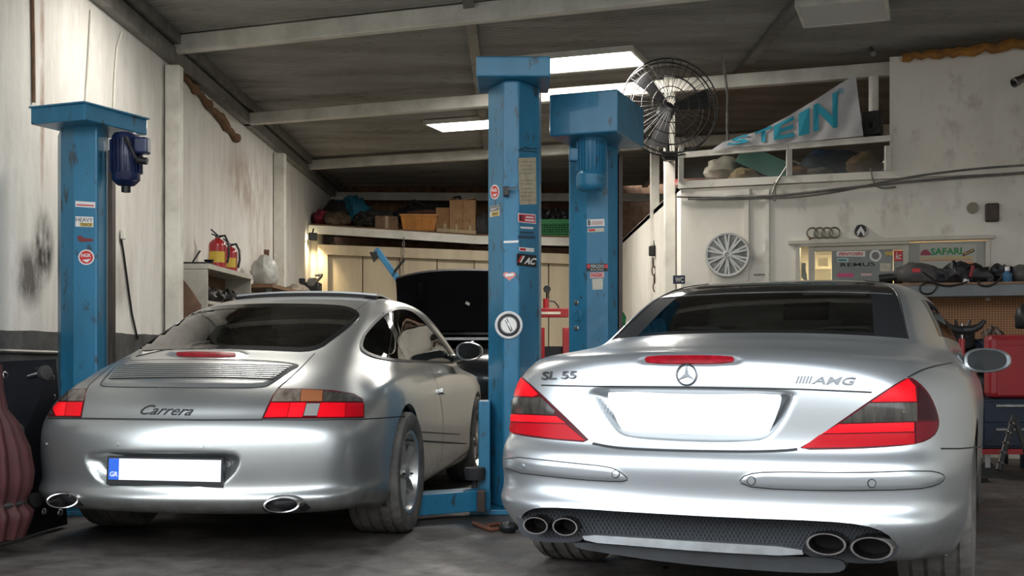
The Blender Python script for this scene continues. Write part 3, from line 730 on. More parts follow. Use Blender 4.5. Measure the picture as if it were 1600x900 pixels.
def seat(car, x, y, lean=.28):
    mseat = MB(); L = lambda p: car.M @ Vector(p)
    def slab(prof, w, bm_):
        b = len(bm_.v); k = len(prof)
        for sx in (-1, -.86, .86, 1):
            for (yy, zz, th) in prof: 
                f = .75 if abs(sx) == 1 else 1
                bm_.v += [L((x + sx * w, yy - th * f, zz)), L((x + sx * w, yy + th * f, zz))]
        for i in range(3):
            for j in range(k - 1):
                a = b + i * 2 * k + 2 * j; c_ = a + 2 * k
                bm_.f += [(a, a + 2, c_ + 2, c_), (a + 1, c_ + 1, c_ + 3, a + 3)]
            a = b + i * 2 * k; c_ = a + 2 * k; bm_.f += [(a, c_, c_ + 1, a + 1), (a + 2 * k - 2, a + 2 * k - 1, c_ + 2 * k - 1, c_ + 2 * k - 2)]
        for i in (0, 3):
            for j in range(k - 1): a = b + i * 2 * k + 2 * j; bm_.f.append((a, a + 1, a + 3, a + 2))
    slab([(y, .48, .07), (y - lean * .3, .72, .08), (y - lean * .55, .88, .06), (y - lean * .62, .93, .03)], .24, mseat)
    so = mseat.build('seat', M_seat, car.root, smooth=60, root=car.root)
    hr = MB(); slab([(y - lean * .62, .955, .04), (y - lean * .66, 1.02, .055), (y - lean * .7, 1.085, .045), (y - lean * .7, 1.11, .02)], .125, hr)
    for q in (-.05, .05): hr.cyl(L((x + q, y - lean * .6, .90)), L((x + q, y - lean * .64, .97)), .007, 8)
    hr.build('headrest', M_seat, so, smooth=60, root=car.root)
def cabin(car, y0, y1, w, zfloor=.42, zdash=.9, ydash=3.0):
    L = lambda p: car.M @ Vector(p)
    MB().hexa([L(p) for p in ((-w, y0, zfloor - .04), (w, y0, zfloor - .04), (w, y1, zfloor - .04), (-w, y1, zfloor - .04), (-w, y0, zfloor), (w, y0, zfloor), (w, y1, zfloor), (-w, y1, zfloor))]).build('cabin_floor', M_seat, car.root, root=car.root)
    d = MB(); prof = [(ydash - .1, .5), (ydash - .12, .72), (ydash - .05, zdash - .05), (ydash + .1, zdash), (ydash + .45, zdash - .04), (ydash + .45, .5)]; n_ = len(prof)
    for x in (-w, w): d.v += [L((x, a, b)) for a, b in prof]
    d.f = [(i, (i + 1) % n_, n_ + (i + 1) % n_, n_ + i) for i in range(n_)] + [tuple(range(n_)), tuple(range(n_, 2 * n_))]
    d.build('dashboard', M_seat, car.root, smooth=40, root=car.root)
    c0 = Vector((-.36, ydash - .30, .80)); st = MB(); k = 28; tlt = R(25)
    ring = [L(c0 + Vector((math.cos(2 * math.pi * i / k) * .185, math.sin(2 * math.pi * i / k) * .185 * math.sin(tlt), math.sin(2 * math.pi * i / k) * .185 * math.cos(tlt)))) for i in range(k)]
    st.tube(ring, .015, 8, True); st.bar(ring[0], ring[14], .03, .04); st.bar(L(c0), ring[21], .03, .04); st.bar(L(c0), L(c0 + Vector((0, .25, -.06))), .05, .05)
    st.build('steering_wheel', M_seat, car.root, root=car.root)
def door_mirror(car, cx, cy, hw_, hh, yl, mt, xarm, zarm, mglass, parent=None):
    """housing seen from behind: rounded oval with glass; pixel size hw_ x hh at local depth yl"""
    c0 = lp(car, cx, cy, yl); D = c0.y / F; ax = car.M.to_3x3() @ Vector((0, 1, 0)); xx = car.M.to_3x3() @ Vector((1, 0, 0)); k = 36
    def ringp(s, d, sh=0):
        q = []
        for i in range(k):
            a = 2 * math.pi * i / k; ca, sa = math.cos(a), math.sin(a); n_ = 2.6
            rx = math.copysign(abs(ca) ** (2 / n_), ca); rz = math.copysign(abs(sa) ** (2 / n_), sa)
            ts = 1 - .16 * (rx > 0) * rx
            q.append(c0 + xx * (rx * hw_ * D * s + sh) + Vector((0, 0, rz * hh * D * s * ts)) + ax * d)
        return q
    m = MB(); rs = [ringp(.80, .012), ringp(.82, .0), ringp(.94, -.006), ringp(1, .006), ringp(.99, .04), ringp(.88, .085), ringp(.62, .12), ringp(.25, .135)]
    for r_ in rs: m.v += r_
    m.f = [(i * k + q, i * k + (q + 1) % k, (i + 1) * k + (q + 1) % k, (i + 1) * k + q) for i in range(len(rs) - 1) for q in range(k)] + [tuple((len(rs) - 1) * k + q for q in range(k))]
    a = car.M @ Vector((xarm, yl + .12, zarm)); b = c0 - xx * hw_ * D * .7 + ax * .06 - Vector((0, 0, hh * D * .55))
    h = m.build('mirror_housing', mt, parent or car.root, smooth=50, root=car.root)
    MB().tube([a, a.lerp(b, .5) - Vector((0, 0, .01)), b], [.035, .028, .03], 10).build('mirror_arm', mt, h, root=car.root)
    g = MB(); g.v = ringp(.81, .010) + [c0 + ax * .010]; g.f = [(q, (q + 1) % k, k) for q in range(k)]; g.build('mirror_glass', mglass, h, smooth=0, root=car.root)
    return h
M_mir = mat('mirror_silvered', (.035, .038, .04), .03, 1)
def surf_of(car): return lambda x, y: car.hit(x, y)
def sensor(car, x, y, r, mt, ring_=True):
    car_patch(car, 'parking_sensor', circle_px(x, y, r, k=18), mt, .004, 3, .002)
    if ring_: car_line(car, 'panel_gap', circle_px(x, y, r + .8, k=18), M_seam, .003, .002, 2, True)

# ------------------------------------------------------------------ grey coupe details
car = po
emboss(car, smooth_poly([(128, 711), (150, 705), (200, 703), (345, 704), (372, 708), (378, 722), (366, 745), (340, 764), (170, 762), (142, 745)], 1), .05, 16, ymax=.4)
emboss(car, smooth_poly([(275, 543), (370, 544), (395, 555), (370, 563), (275, 562), (252, 554)], 1), -.018, 9, (0, .6, -.8))
glid = smooth_poly([(155, 603), (162, 592), (180, 573), (196, 564), (230, 562), (347, 561), (431, 564), (472, 570), (452, 580), (424, 600), (408, 606), (320, 606), (175, 605)], 2)
emboss(car, glid, .008, 4, (0, -.5, .85))
wz, wy = .325, 1.09
arch(car, wy, wz + .005, .362, mt=M_pp); arch(car, 3.44, wz - .005, .345, mt=M_pp)
car.W = car.world()
rwin = smooth_poly([(199, 550), (228, 526), (262, 503), (300, 486), (330, 479), (375, 476), (431, 474.5), (516, 476), (548, 480), (564, 491), (556, 503), (528, 525), (492, 551), (431, 548), (347, 545.5), (262, 546)], 2)
swin = smooth_poly([(562, 538), (566, 524), (580, 507), (598, 490), (613, 482), (628, 479), (645, 483), (661, 496), (683, 521), (701, 544), (709, 560), (708, 569), (690, 568), (657, 567), (623, 566), (595, 562), (576, 556), (564, 548)], 2)
cut(car, inset(rwin, 3), ymin=.7, ymax=2.3); cut(car, inset(swin, 3), ymin=1.2, ymax=3.3, xmin=.3, mirror=True)
wu0 = [i for i, z in enumerate(car.S[:, car.half, 1]) if z < 3.33][0]; wu1 = [i for i, z in enumerate(car.S[:, car.half, 1]) if z < 2.72][0]
uh = car.half; du = sum(UC[-3:])
car_glass(car, 'windscreen', wu0, wu1, uh - du, uh + du, M_glc)
car_patch(car, 'rear_window', rwin, M_gl, .002, 7, .0)
car_patch(car, 'window_border', rwin, M_blackg, .0035, 5, .003, holes=[inset(rwin, 6)])
sw = car_patch(car, 'side_window', swin, M_gls, .002, 6, .0, mirror=True)
car_patch(car, 'window_trim', swin, M_black, .0045, 4, .004, holes=[inset(swin, 4.0)], mirror=True)
car_patch(car, 'window_pillar', [(597, 490), (604, 487), (645, 567), (636, 567)], M_blackg, .003, 4, .004, mirror=True)
body = car_body(car, 'body', M_pp)
# seams
car_line(car, 'panel_gap', [(74, 653.5), (130, 654), (200, 655), (320, 656.5), (410, 656)], M_seam, .010)
car_line(car, 'panel_gap', [(410, 656), (480, 656.5), (570, 655), (600, 653), (638, 650)], M_seam, .006)
car_line(car, 'panel_gap', smooth_line([(492, 552), (475, 570), (450, 594), (434, 606), (418, 635), (409, 656)]), M_seam, .006)
car_line(car, 'panel_gap', smooth_line([(200, 551), (172, 573), (150, 592), (134, 606), (127, 653)]), M_seam, .005)
car_line(car, 'lid_gap', glid, M_seam, .006, closed=True)
car_line(car, 'panel_gap', smooth_line([(672, 574), (681, 594), (690, 630), (693, 665), (691, 705), (688, 722)]), M_seam, .006)
car_line(car, 'panel_gap', smooth_line([(758, 600), (757, 640), (749, 690)]), M_seam, .006)
car_line(car, 'panel_gap', smooth_line([(668, 752), (690, 736), (720, 713), (752, 690)]), M_seam, .010)
car_line(car, 'roof_gap', smooth_line([(556, 485), (575, 470), (600, 466), (640, 481), (690, 535)]), M_seam, .004)
# engine lid slats
gin_l = lambda y: 186 - (y - 569) * .75; gin_r = lambda y: 452 - (y - 571) * 1.25
for k in range(8):
    y = 569.5 + k * 2.95
    car_line(car, 'grille_slat', smooth_line([(gin_l(y), y + .6), (260, y - 1.3), (350, y - 1.0), (gin_r(y), y + 1.6)], 1), M_pp, .013, .004, 6)
    car_line(car, 'slat_gap', smooth_line([(gin_l(y), y + 2.1), (260, y + .3), (350, y + .5), (gin_r(y), y + 3.1)], 1), M_seam, .0075, .0052, 6)
# brake light
bl = smooth_poly([(278, 550), (366, 550.5), (369, 554), (366, 558), (279, 557.5), (275, 553.5)], 1)
h = car_patch(car, 'brake_light', bl, mat('lens_led', (.22, .004, .010), .3, spec=.2, noise_s=40, noise_a=.2), .004, 3, .004, bulge=.002)
# tail lights
def light(car, outline, secs, lift=.004, rim_mat=M_blackg, step=4):
    o = car_patch(car, 'tail_light', outline, mat('lens_edge', (.06, .003, .006), .3, spec=.2), lift - .002, step, .006)
    for nm, poly, mt in secs: car_patch(car, nm, poly, mt, lift, step, .003, parent=o, bulge=.0015)
    return o
Rl = [(434, 607), (470, 607.5), (520, 610), (553, 615), (566, 623), (569, 634), (568.5, 653), (520, 654), (410, 654.5), (418, 635), (426, 618)]
light(car, Rl, [('clear_lens', [(435, 608.5), (470, 609), (468, 627.5), (424, 628), (428, 618)], M_lclear), ('amber_lens', [(471, 609), (504, 611), (503, 627.5), (469, 627.5)], M_lamber), ('clear_lens', [(505, 611), (550, 616), (564, 624), (565, 628), (504, 627.8)], M_lsmoke),
  ('red_lens', [(423, 630), (453, 630), (448, 652), (413, 652.5)], M_lred), ('red_lens', [(454, 630), (478, 630), (472, 652), (449, 652)], M_lred3), ('reversing_lens', [(479, 631), (500, 631), (495, 650), (474, 650)], mat('lens_white', (.20, .19, .18), .2, coat=.3)), ('red_lens', [(501, 630), (539, 630), (538, 652), (495, 652)], M_lred), ('red_lens', [(540, 630), (567, 630), (567, 651), (539, 652)], M_lredd)])
Ll = [(100, 611), (118, 608), (137, 607), (132, 628), (127, 652.5), (72, 651), (76, 640), (84, 625)]
light(car, Ll, [('clear_lens', [(101, 612), (107, 611), (105, 627), (87, 627)], M_lsmoke), ('clear_lens', [(108, 610.5), (135, 608.5), (131, 627), (106, 627)], M_lclear), ('red_lens', [(86, 629), (104, 629), (101, 650), (88, 650), (84, 640)], M_lred3), ('red_lens', [(105, 629), (130, 629), (126, 650.5), (102, 650)], M_lred), ('clear_lens', [(77, 642), (83, 630), (83, 648), (75, 649)], M_lsmoke)])
letters('Carrera', ((218, 647.5), (299, 649.5), (224, 633), (305, 635)), surf_of(car), M_ink, car.root, 'script_badge', .004, .003, shear=.45, offset=-.004, root=car.root)
# plate
pd = .035
def plane_of(car, yl, tilt=0):
    nn = car.M.to_3x3() @ Vector((0, -1, tilt)); return plane_surf(car.M @ Vector((0, yl, .42)), nn)
ps_ = plane_of(car, .030)
pf = plate_on([(168, 713), (349, 716), (348, 762), (166, 757)], ps_, M_black, car.root, 'plate_frame', .002, .025, 20, car.root)
plate_on([(171, 716), (346, 719), (345, 753), (170, 749)], ps_, M_plate, pf, 'number_plate', .004, .004, 20, car.root)
plate_on([(171, 716), (187, 716.3), (186, 749.4), (170, 749)], ps_, M_eu, pf, 'plate_band', .0052, .002, 10, car.root)
letters('GR', ((172.5, 744), (184.5, 744.4), (173, 736.5), (185, 737)), ps_, M_plate, pf, 'plate_letters', .0062, .001, root=car.root)
for x, y in ((70, 694), (182, 694.5), (315, 697), (459, 703)): sensor(car, x, y, 3.4, M_pp, False)
car_line(car, 'tow_eye_cover', circle_px(354, 725, 8, 7), M_seam, .003, .001, 2, True)
# exhaust
for cx, cy, rx in ((98, 782, 22), (440, 789, 27)):
    oval_tip(car, cx, cy, rx, 12.5, .02, .28, M_tipc, slant=.03)
for q in ([(408, 790), (425, 775), (450, 773), (475, 783), (490, 797), (440, 802), (415, 801)], [(74, 782), (85, 769), (105, 768), (122, 779), (134, 793), (100, 796), (80, 795)]): car_patch(car, 'recess_shade_patch', smooth_poly(q, 1), M_black, .002, 5, .002)  # flat black patches stand in for the shade of the bumper cut-outs
MB().hexa([car.M @ Vector(p) for p in ((-.58, .45, .20), (.58, .45, .20), (.58, 3.9, .15), (-.58, 3.9, .15), (-.58, .45, .27), (.58, .45, .27), (.62, 3.9, .22), (-.62, 3.9, .22))]).build('underbody', M_black, car.root, root=car.root)
for x in (-.76, .76): wheel(car, x, wy, wz, .325, .285, .228); wheel(car, x * .985, 3.44, .315, .315, .215, .222)
door_mirror(car, 733, 549, 21, 14.5, 2.86, M_pp, .72, .92, M_mir)
hl = car_patch(car, 'door_handle', smooth_poly([(686, 608), (692, 606), (699, 607), (699, 614), (692, 617), (687, 615)], 1), M_pp, .022, 3, .004)
# raised sun roof
L = lambda p: car.M @ Vector(p)
m_ = MB(); vs_ = []
for y, z in ((2.00, 1.362), (2.12, 1.366), (2.3, 1.352), (2.5, 1.324)):
    for q in range(13):
        x = -.46 + .92 * q / 12; vs_.append(L((x, y, z - .012 - .022 * (abs(x) / .46) ** 2.4)))
n_ = len(vs_); vs2 = vs_ + [v - Vector((0, 0, .014)) for v in vs_]; fs = []
for i in range(3):
    for q in range(12): a = i * 13 + q; fs += [(a, a + 1, a + 14, a + 13), (n_ + a, n_ + a + 13, n_ + a + 14, n_ + a + 1)]
for q in range(12): fs += [(q, n_ + q, n_ + q + 1, q + 1), (39 + q, 40 + q, n_ + 40 + q, n_ + 39 + q)]
for i in range(3): fs += [(13 * i, 13 * i + 13, n_ + 13 * i + 13, n_ + 13 * i), (13 * i + 12, n_ + 13 * i + 12, n_ + 13 * i + 25, 13 * i + 25)]
sr = m_.add(vs2, fs).build('sun_roof', M_pp, car.root, smooth=50, root=car.root)
s2 = MB().tube([v - Vector((0, 0, .02)) for v in vs_[:13]], .010, 6).build('sun_roof_seal', M_black, sr, root=car.root)
s3 = MB().tube([v - Vector((0, 0, .036)) for v in vs_[1:12]], .020, 6).build('sun_roof_bellows', M_black, sr, root=car.root)
cabin(car, 1.0, 3.3, .60, .42, .90, 2.95); seat(car, -.36, 2.3); seat(car, .36, 2.3)
MB().hexa([L(p) for p in ((-.56, 1.12, .5), (.56, 1.12, .5), (.56, 1.6, .5), (-.56, 1.6, .5), (-.50, 1.2, .97), (.50, 1.2, .97), (.54, 1.5, .88), (-.54, 1.5, .88))]).build('parcel_shelf', M_seat, car.root, root=car.root, bevel=.03)
# ------------------------------------------------------------------ bright roadster details
car = sl
rec = smooth_poly([(912, 603), (1000, 604), (1150, 606), (1247, 609), (1240, 630), (1226, 660), (1205, 684), (1185, 692), (1100, 693), (1000, 688), (966, 682), (948, 665), (930, 640)], 2)
emboss(car, rec, .045, 17, ymax=.5)
emboss(car, smooth_poly([(1008, 552), (1147, 552), (1165, 563), (1147, 573), (1008, 572), (992, 563)], 1), .006, 5, ymax=.6)
for q in ([(783, 712), (880, 722), (950, 729), (968, 736), (983, 749), (970, 753), (900, 749), (783, 736)], [(1153, 753), (1166, 741), (1200, 737), (1330, 739), (1450, 735), (1473, 740), (1477, 748), (1465, 758), (1430, 765), (1300, 767), (1180, 763)]):
    emboss(car, q, -.006, 5, ymax=.9)
opening = smooth_poly([(812, 812), (820, 800), (838, 793), (880, 793), (1000, 801), (1150, 809), (1290, 814), (1350, 820), (1385, 832), (1400, 851), (1394, 868), (1370, 876), (1280, 870), (1252, 855), (1100, 846), (990, 839), (914, 834), (900, 842), (840, 841), (818, 830)], 1)
arch(car, 1.05, .34, .368, mt=M_ps); arch(car, 3.62, .335, .36, mt=M_ps); car.W = car.world()
cut(car, opening, ymax=.6)
tb = [i for i in range(car.T) if car.S[i, 0, 1] > 1.09 and car.S[i, 0, 2] > 1.0][0]
trm = [i for i in range(car.T) if car.S[i, 0, 2] > 1.262][0]
cN = [sum(UC[:k]) for k in range(16)]
G, K = 61, 80
car_glass(car, 'rear_window', tb + 2, trm, -G, G, M_glc)
m_roof = mat('black_roof_glass', (.010, .010, .011), .10, coat=.5)
car_glass(car, 'roof_panel', trm, car.T - 1, -K, K, m_roof)
for a, b in ((-K, -G), (G, K)): car_glass(car, 'window_surround', tb, trm, a, b, mat('black_surround', (.012, .013, .014), .6, spec=.15))
car_glass(car, 'window_border', tb, tb + 2, -G, G, M_blackg)
hw = car.half
w0 = [i for i in range(car.T) if car.S[i, hw, 1] < 3.28][0]; w1 = [i for i in range(car.T) if car.S[i, hw, 1] < 2.62][0]
dU = sum(UC[-3:]); car_glass(car, 'windscreen', w0, w1, hw - dU, hw + dU, M_glc)
for a, b, in ((cN[6] + 2, cN[10] + 6), (-cN[10] - 6, -cN[6] - 2)): car_glass(car, 'side_window', tb + 3, trm - 1, a, b, M_gls)
body = car_body(car, 'body', M_ps)
SF = surf_of(car); M_badge = mat('badge_chrome', (.11, .112, .115), .35, 1)
# window trim line across the roof edge
line3 = [Vector(car.W[trm * car.U + (u % car.U)]) for u in range(-G - 14, G + 15, 2)]
MB().tube([p - ray(*to_px(p)).normalized() * .003 for p in line3], .0035, 6).build('window_trim', M_steel, car.root, root=car.root)
for sg in (-1, 1):
    l4 = [Vector(car.W[t * car.U + ((sg * K) % car.U)]) for t in range(tb, car.T - 8, 2)]
    MB().tube([p - ray(*to_px(p)).normalized() * .002 for p in l4], .004, 6).build('roof_seal', M_black, car.root, root=car.root)
# panel gaps
car_line(car, 'panel_gap', [(846, 602), (914, 603.5), (1080, 605), (1247, 608), (1362, 613)], M_seam, .006)
car_line(car, 'panel_gap', smooth_line([(926, 693), (960, 700), (1010, 703), (1080, 705), (1180, 706), (1230, 704), (1246, 702)]), M_seam, .011)
car_line(car, 'lid_gap', smooth_line([(1418, 590), (1440, 578), (1465, 571), (1487, 567)]), M_seam, .006)
car_line(car, 'lid_gap', smooth_line([(812, 586), (830, 573), (850, 562), (880, 551)]), M_seam, .005)
car_line(car, 'panel_gap', [(1470, 701), (1500, 701), (1533, 698)], M_seam, .006)
for q in ([(786, 712), (880, 722), (950, 729), (968, 736), (983, 749), (970, 753), (900, 749), (786, 736)], [(1153, 753), (1166, 741), (1200, 737), (1330, 739), (1450, 735), (1473, 740), (1477, 748), (1465, 758), (1430, 765), (1300, 767), (1180, 763)]):
    car_line(car, 'bumper_strip_gap', smooth_poly(q, 1), M_seam, .004, closed=True)
for x, y, r in ((962, 740.5, 5), (1174, 751, 5.5), (1362, 755, 5.5)): sensor(car, x, y, r, M_ps)
sensor(car, 815, 729, 4.5, M_ps, False)
# lights
Rl = smooth_poly([(1420, 588), (1436, 598), (1450, 613), (1460, 632), (1467, 655), (1466, 670), (1458, 683), (1438, 693), (1400, 698), (1330, 702), (1243, 703), (1270, 688), (1310, 660), (1350, 632), (1390, 605)], 1)
light(car, Rl, [('red_lens', [(1418, 592), (1429, 604), (1431, 627.5), (1361, 628), (1392, 607)], M_lred), ('smoked_lens', [(1358, 630), (1432, 629.5), (1433, 658), (1313, 661)], M_lsmoke), ('amber_lens', [(1399, 634), (1424, 633), (1424, 655), (1399, 656)], mat('lens_brown', (.16, .075, .03), .15, coat=1)), ('red_lens', [(1310, 663), (1427, 660), (1427, 674), (1285, 677)], M_lred3), ('red_lens', [(1281, 679), (1428, 676), (1428, 694), (1330, 699), (1252, 700.5)], M_lredd), ('dark_lens', [(1434, 602), (1448, 616), (1461, 642), (1463, 656), (1434, 656)], mat('lens_dark', (.022, .003, .005), .3, spec=.2)), ('dark_lens', [(1430, 660), (1464, 659), (1463, 670), (1455, 682), (1430, 693)], mat('lens_darkred', (.10, .003, .008), .3, spec=.2))], step=5)
Ll = smooth_poly([(812, 585), (802, 595), (794, 618), (790, 640), (790, 664), (796, 676), (820, 682), (870, 688), (925, 692), (905, 672), (872, 640), (838, 608)], 1)
light(car, Ll, [('red_lens', [(812, 588), (804, 598), (799, 618), (834, 620), (842, 616), (826, 600)], M_lred), ('smoked_lens', [(797, 621), (838, 621.5), (845, 620), (868, 642), (866, 648), (794, 645)], M_lsmoke), ('red_lens', [(793, 647), (870, 650.5), (884, 661), (793, 658)], M_lred3), ('red_lens', [(793, 660), (885, 663), (915, 689), (870, 686), (800, 676), (793, 666)], M_lredd)], step=5)
bl = smooth_poly([(1012, 557), (1080, 556), (1144, 557.5), (1148, 562), (1144, 567.5), (1080, 569.5), (1012, 568.5), (1007, 563)], 1)
o = car_patch(car, 'brake_light', bl, mat('lens_led', (.22, .004, .010), .3, spec=.2, noise_s=40, noise_a=.2), .005, 3, .006, bulge=.002)
# badges
letters('SL 55', ((847, 594), (900, 592), (849, 581.5), (902, 580)), SF, M_badge, car.root, 'model_badge', .005, .004, offset=.02, root=car.root)
letters('AMG', ((1268, 600), (1336, 602), (1270, 588.5), (1338, 590)), SF, M_badge, car.root, 'model_badge', .005, .004, offset=.02, shear=.2, root=car.root)
for k in range(5): plate_on([(1243 + k * 5, 598.5), (1246 + k * 5, 598.6), (1250 + k * 5, 588), (1247 + k * 5, 588)], SF, M_badge, car.root, 'badge_stripe', .005, .004, 8, car.root)
sb = car_line(car, 'star_emblem', circle_px(1073, 586, 15.5, 16, 40), M_badge, .007, .004, 2, True, rnd=True)
for a in (90, 210, 330):
    cx, cy = 1073 + 15 * math.cos(R(a)), 586 - 15.5 * math.sin(R(a)); s_, c_ = math.sin(R(a)), math.cos(R(a))
    plate_on([(1073 - 3 * s_, 586 - 3 * c_), (cx, cy), (1073 + 3 * s_, 586 + 3 * c_)], SF, M_badge, sb, 'star_arm', .006, .005, 9, car.root)
# number plate (blank)
ps_ = plane_of(car, .105)
plate_on(smooth_poly([(952, 610), (1218, 614), (1222, 625), (1206, 668), (1196, 683), (1180, 686), (985, 677), (970, 672), (950, 622)], 1), ps_, M_plate, car.root, 'number_plate', .004, .012, 24, car.root)
plate_on([(1050, 604), (1130, 605), (1128, 609), (1052, 608)], ps_, M_blackg, car.root, 'plate_lamp', .012, .03, 12, car.root)
# rear valance: dark recess with mesh, tailpipes, lip
m_mesh = mat('mesh_backing', (.02, .022, .026), .6)
vp = plane_of(car, .075)
big = inset(opening, -6)
def curved(yl0, bow):
    def f(x, y):
        p = lp(car, x, y, yl0); xl = (car.Mi @ p).x; return lp(car, x, y, yl0 + bow * xl * xl), car.M.to_3x3() @ Vector((0, -1, 0))
    return f
cv = curved(.085, .16); TIPS = ((837, 821, 22, 14), (883, 823, 22, 14.5), (1291, 850, 32, 18), (1362, 857, 34, 19)); plate_on(big, cv, m_mesh, car.root, 'valance', .0, .01, 14, car.root, 60, holes=[circle_px(a_, b_, c__ * .86, d__ * .86) for a_, b_, c__, d__ in TIPS])
mesh = MB(); M_wire = mat('mesh_wire', (.055, .06, .066), .5, .3); cw = curved(.079, .16)
def clip_seg(a, b, poly):
    ts = [i / 24 for i in range(25)]; p = [(a[0] + (b[0] - a[0]) * t, a[1] + (b[1] - a[1]) * t) for t in ts]; return [q for q, s_ in zip(p, poly_sd(p, poly)) if s_ > 1]
k = 0
for x0 in np.arange(770, 1440, 6.5):
    for dx in (38, -38):
        yb = 792 + (x0 - 800) * .036
        seg = clip_seg((x0 - dx / 2, yb - 5), (x0 + dx / 2, yb + 62), opening)
        runs = [[]]
        for q in seg:
            if any(((q[0] - a_) / c__) ** 2 + ((q[1] - b_) / d__) ** 2 < 1 for a_, b_, c__, d__ in TIPS): runs.append([])
            else: runs[-1].append(q)
        for sg_ in runs:
            if len(sg_) > 1: mesh.tube([cw(*sg_[0])[0], cw(*sg_[len(sg_) // 2])[0], cw(*sg_[-1])[0]] if len(sg_) > 2 else [cw(*q)[0] for q in sg_], .0022, 4)
mo_ = mesh.build('mesh_grille', M_wire, car.root, smooth=0, root=car.root, fix=False); mo_['kind'] = 'stuff'
M_dirt = mat('sooty_steel', (.10, .085, .075), .6, .6, noise_s=12, noise_a=.3)
for cx, cy, rx, ry in TIPS:
    o = oval_tip(car, cx, cy, rx, ry, .07 if cx < 1000 else .06, .25, M_tip)
    c0 = lp(car, cx, cy, .16); D_ = c0.y / F; xx = ax_x = car.M.to_3x3() @ Vector((1, 0, 0))
    MB().add([c0 + xx * (math.cos(a_) * rx * D_ * .79) + Vector((0, 0, math.sin(a_) * ry * D_ * .79)) for a_ in [2 * math.pi * i / 28 for i in range(28)]], [tuple(range(28))]).build('dark_core', mat('tip_black', (.008, .007, .007), .9), o, smooth=0, root=car.root)  # flat black disc closes each tailpipe
for c1, c2 in (((837, 823), (883, 825)), ((1291, 852), (1362, 859))):
    a, b = lp(car, *c1, .27), lp(car, *c2, .27); MB().bar(a, b, .12, .05).build('exhaust_bracket', M_dirt, car.root, root=car.root, bevel=.01)
# body-coloured lip and dark tray under the mesh
ax3 = car.M.to_3x3()
lipc = curved(.045, .14)
plate_on(smooth_poly([(908, 835), (990, 840), (1100, 847), (1252, 856), (1256, 870), (1100, 862), (990, 853), (915, 847)], 1), lipc, M_ps, car.root, 'lower_lip', .0, .05, 14, car.root, 50)
tray = curved(.075, .13)
plate_on(smooth_poly([(894, 846), (990, 854), (1100, 862), (1250, 870), (1310, 873), (1322, 882), (1318, 893), (1290, 896), (1200, 893), (1050, 880), (930, 862), (900, 856)], 1), tray, mat('grey_undertray', (.018, .020, .022), .6, noise_s=7, col2=(.010, .010, .010)), car.root, 'undertray', .0, .14, 14, car.root, 50)
for x in (-.80, .80): wheel(car, x, 1.05, .335, .335, .29, .236); wheel(car, x * .99, 3.62, .33, .33, .255, .236)
door_mirror(car, 1542, 563, 35, 19.5, 2.62, M_ps, .80, .96, M_mir)
MB().hexa([car.M @ Vector(p) for p in ((-.6, .3, .22), (.6, .3, .22), (.6, 4.1, .16), (-.6, 4.1, .16), (-.6, .3, .32), (.6, .3, .32), (.6, 4.1, .25), (-.6, 4.1, .25))]).build('underbody', M_black, car.root, root=car.root)
cabin(car, 1.3, 3.2, .66, .42, .93, 2.75); seat(car, -.36, 2.05, .2); seat(car, .36, 2.05, .2)
L = lambda p: car.M @ Vector(p)
MB().box(L((0, 2.72, 1.19)), (.26, .03, .07), -R(23)).build('interior_mirror', M_black, car.root, root=car.root, bevel=.012)
MB().hexa([L(p) for p in ((-.6, 1.25, .5), (.6, 1.25, .5), (.6, 1.6, .5), (-.6, 1.6, .5), (-.6, 1.2, 1.0), (.6, 1.2, 1.0), (.6, 1.55, .95), (-.6, 1.55, .95))]).build('parcel_shelf', M_seat, car.root, root=car.root, bevel=.02)
hb = MB()
for sg in (-1, 1):
    hb.tube([L((sg * .36 - .14, 1.62, .95)), L((sg * .36 - .14, 1.60, 1.06)), L((sg * .36 - .10, 1.60, 1.09)), L((sg * .36 + .10, 1.60, 1.09)), L((sg * .36 + .14, 1.60, 1.06)), L((sg * .36 + .14, 1.62, .95))], .016, 8)
hb.build('roll_bar', M_seat, car.root, root=car.root)
# ------------------------------------------------------------------ rest of the shell
MB().box((7.6, 18.3, 2.0), (4.0, .2, 4.2)).build('wall_panel', mb_, wr, smooth=0)
MB().box((5.75, 14.6, 2.05), (.2, 11.6, 4.1)).build('wall_panel', mo, wr, smooth=0)
a = off(1064, 400); b = off(1720, 400)                                  # mezzanine floor above the office
MB().hexa([Vector((a.x, a.y, ZL - .06)) - ON * .0, Vector((b.x, b.y, ZL - .06)), Vector((b.x, b.y + 6, ZL - .06)), Vector((a.x, a.y + 6, ZL - .06)), Vector((a.x, a.y, ZL - .005)), Vector((b.x, b.y, ZL - .005)), Vector((b.x, b.y + 6, ZL - .005)), Vector((a.x, a.y + 6, ZL - .005))]).build('mezzanine_floor', M_wood, wr, smooth=0)
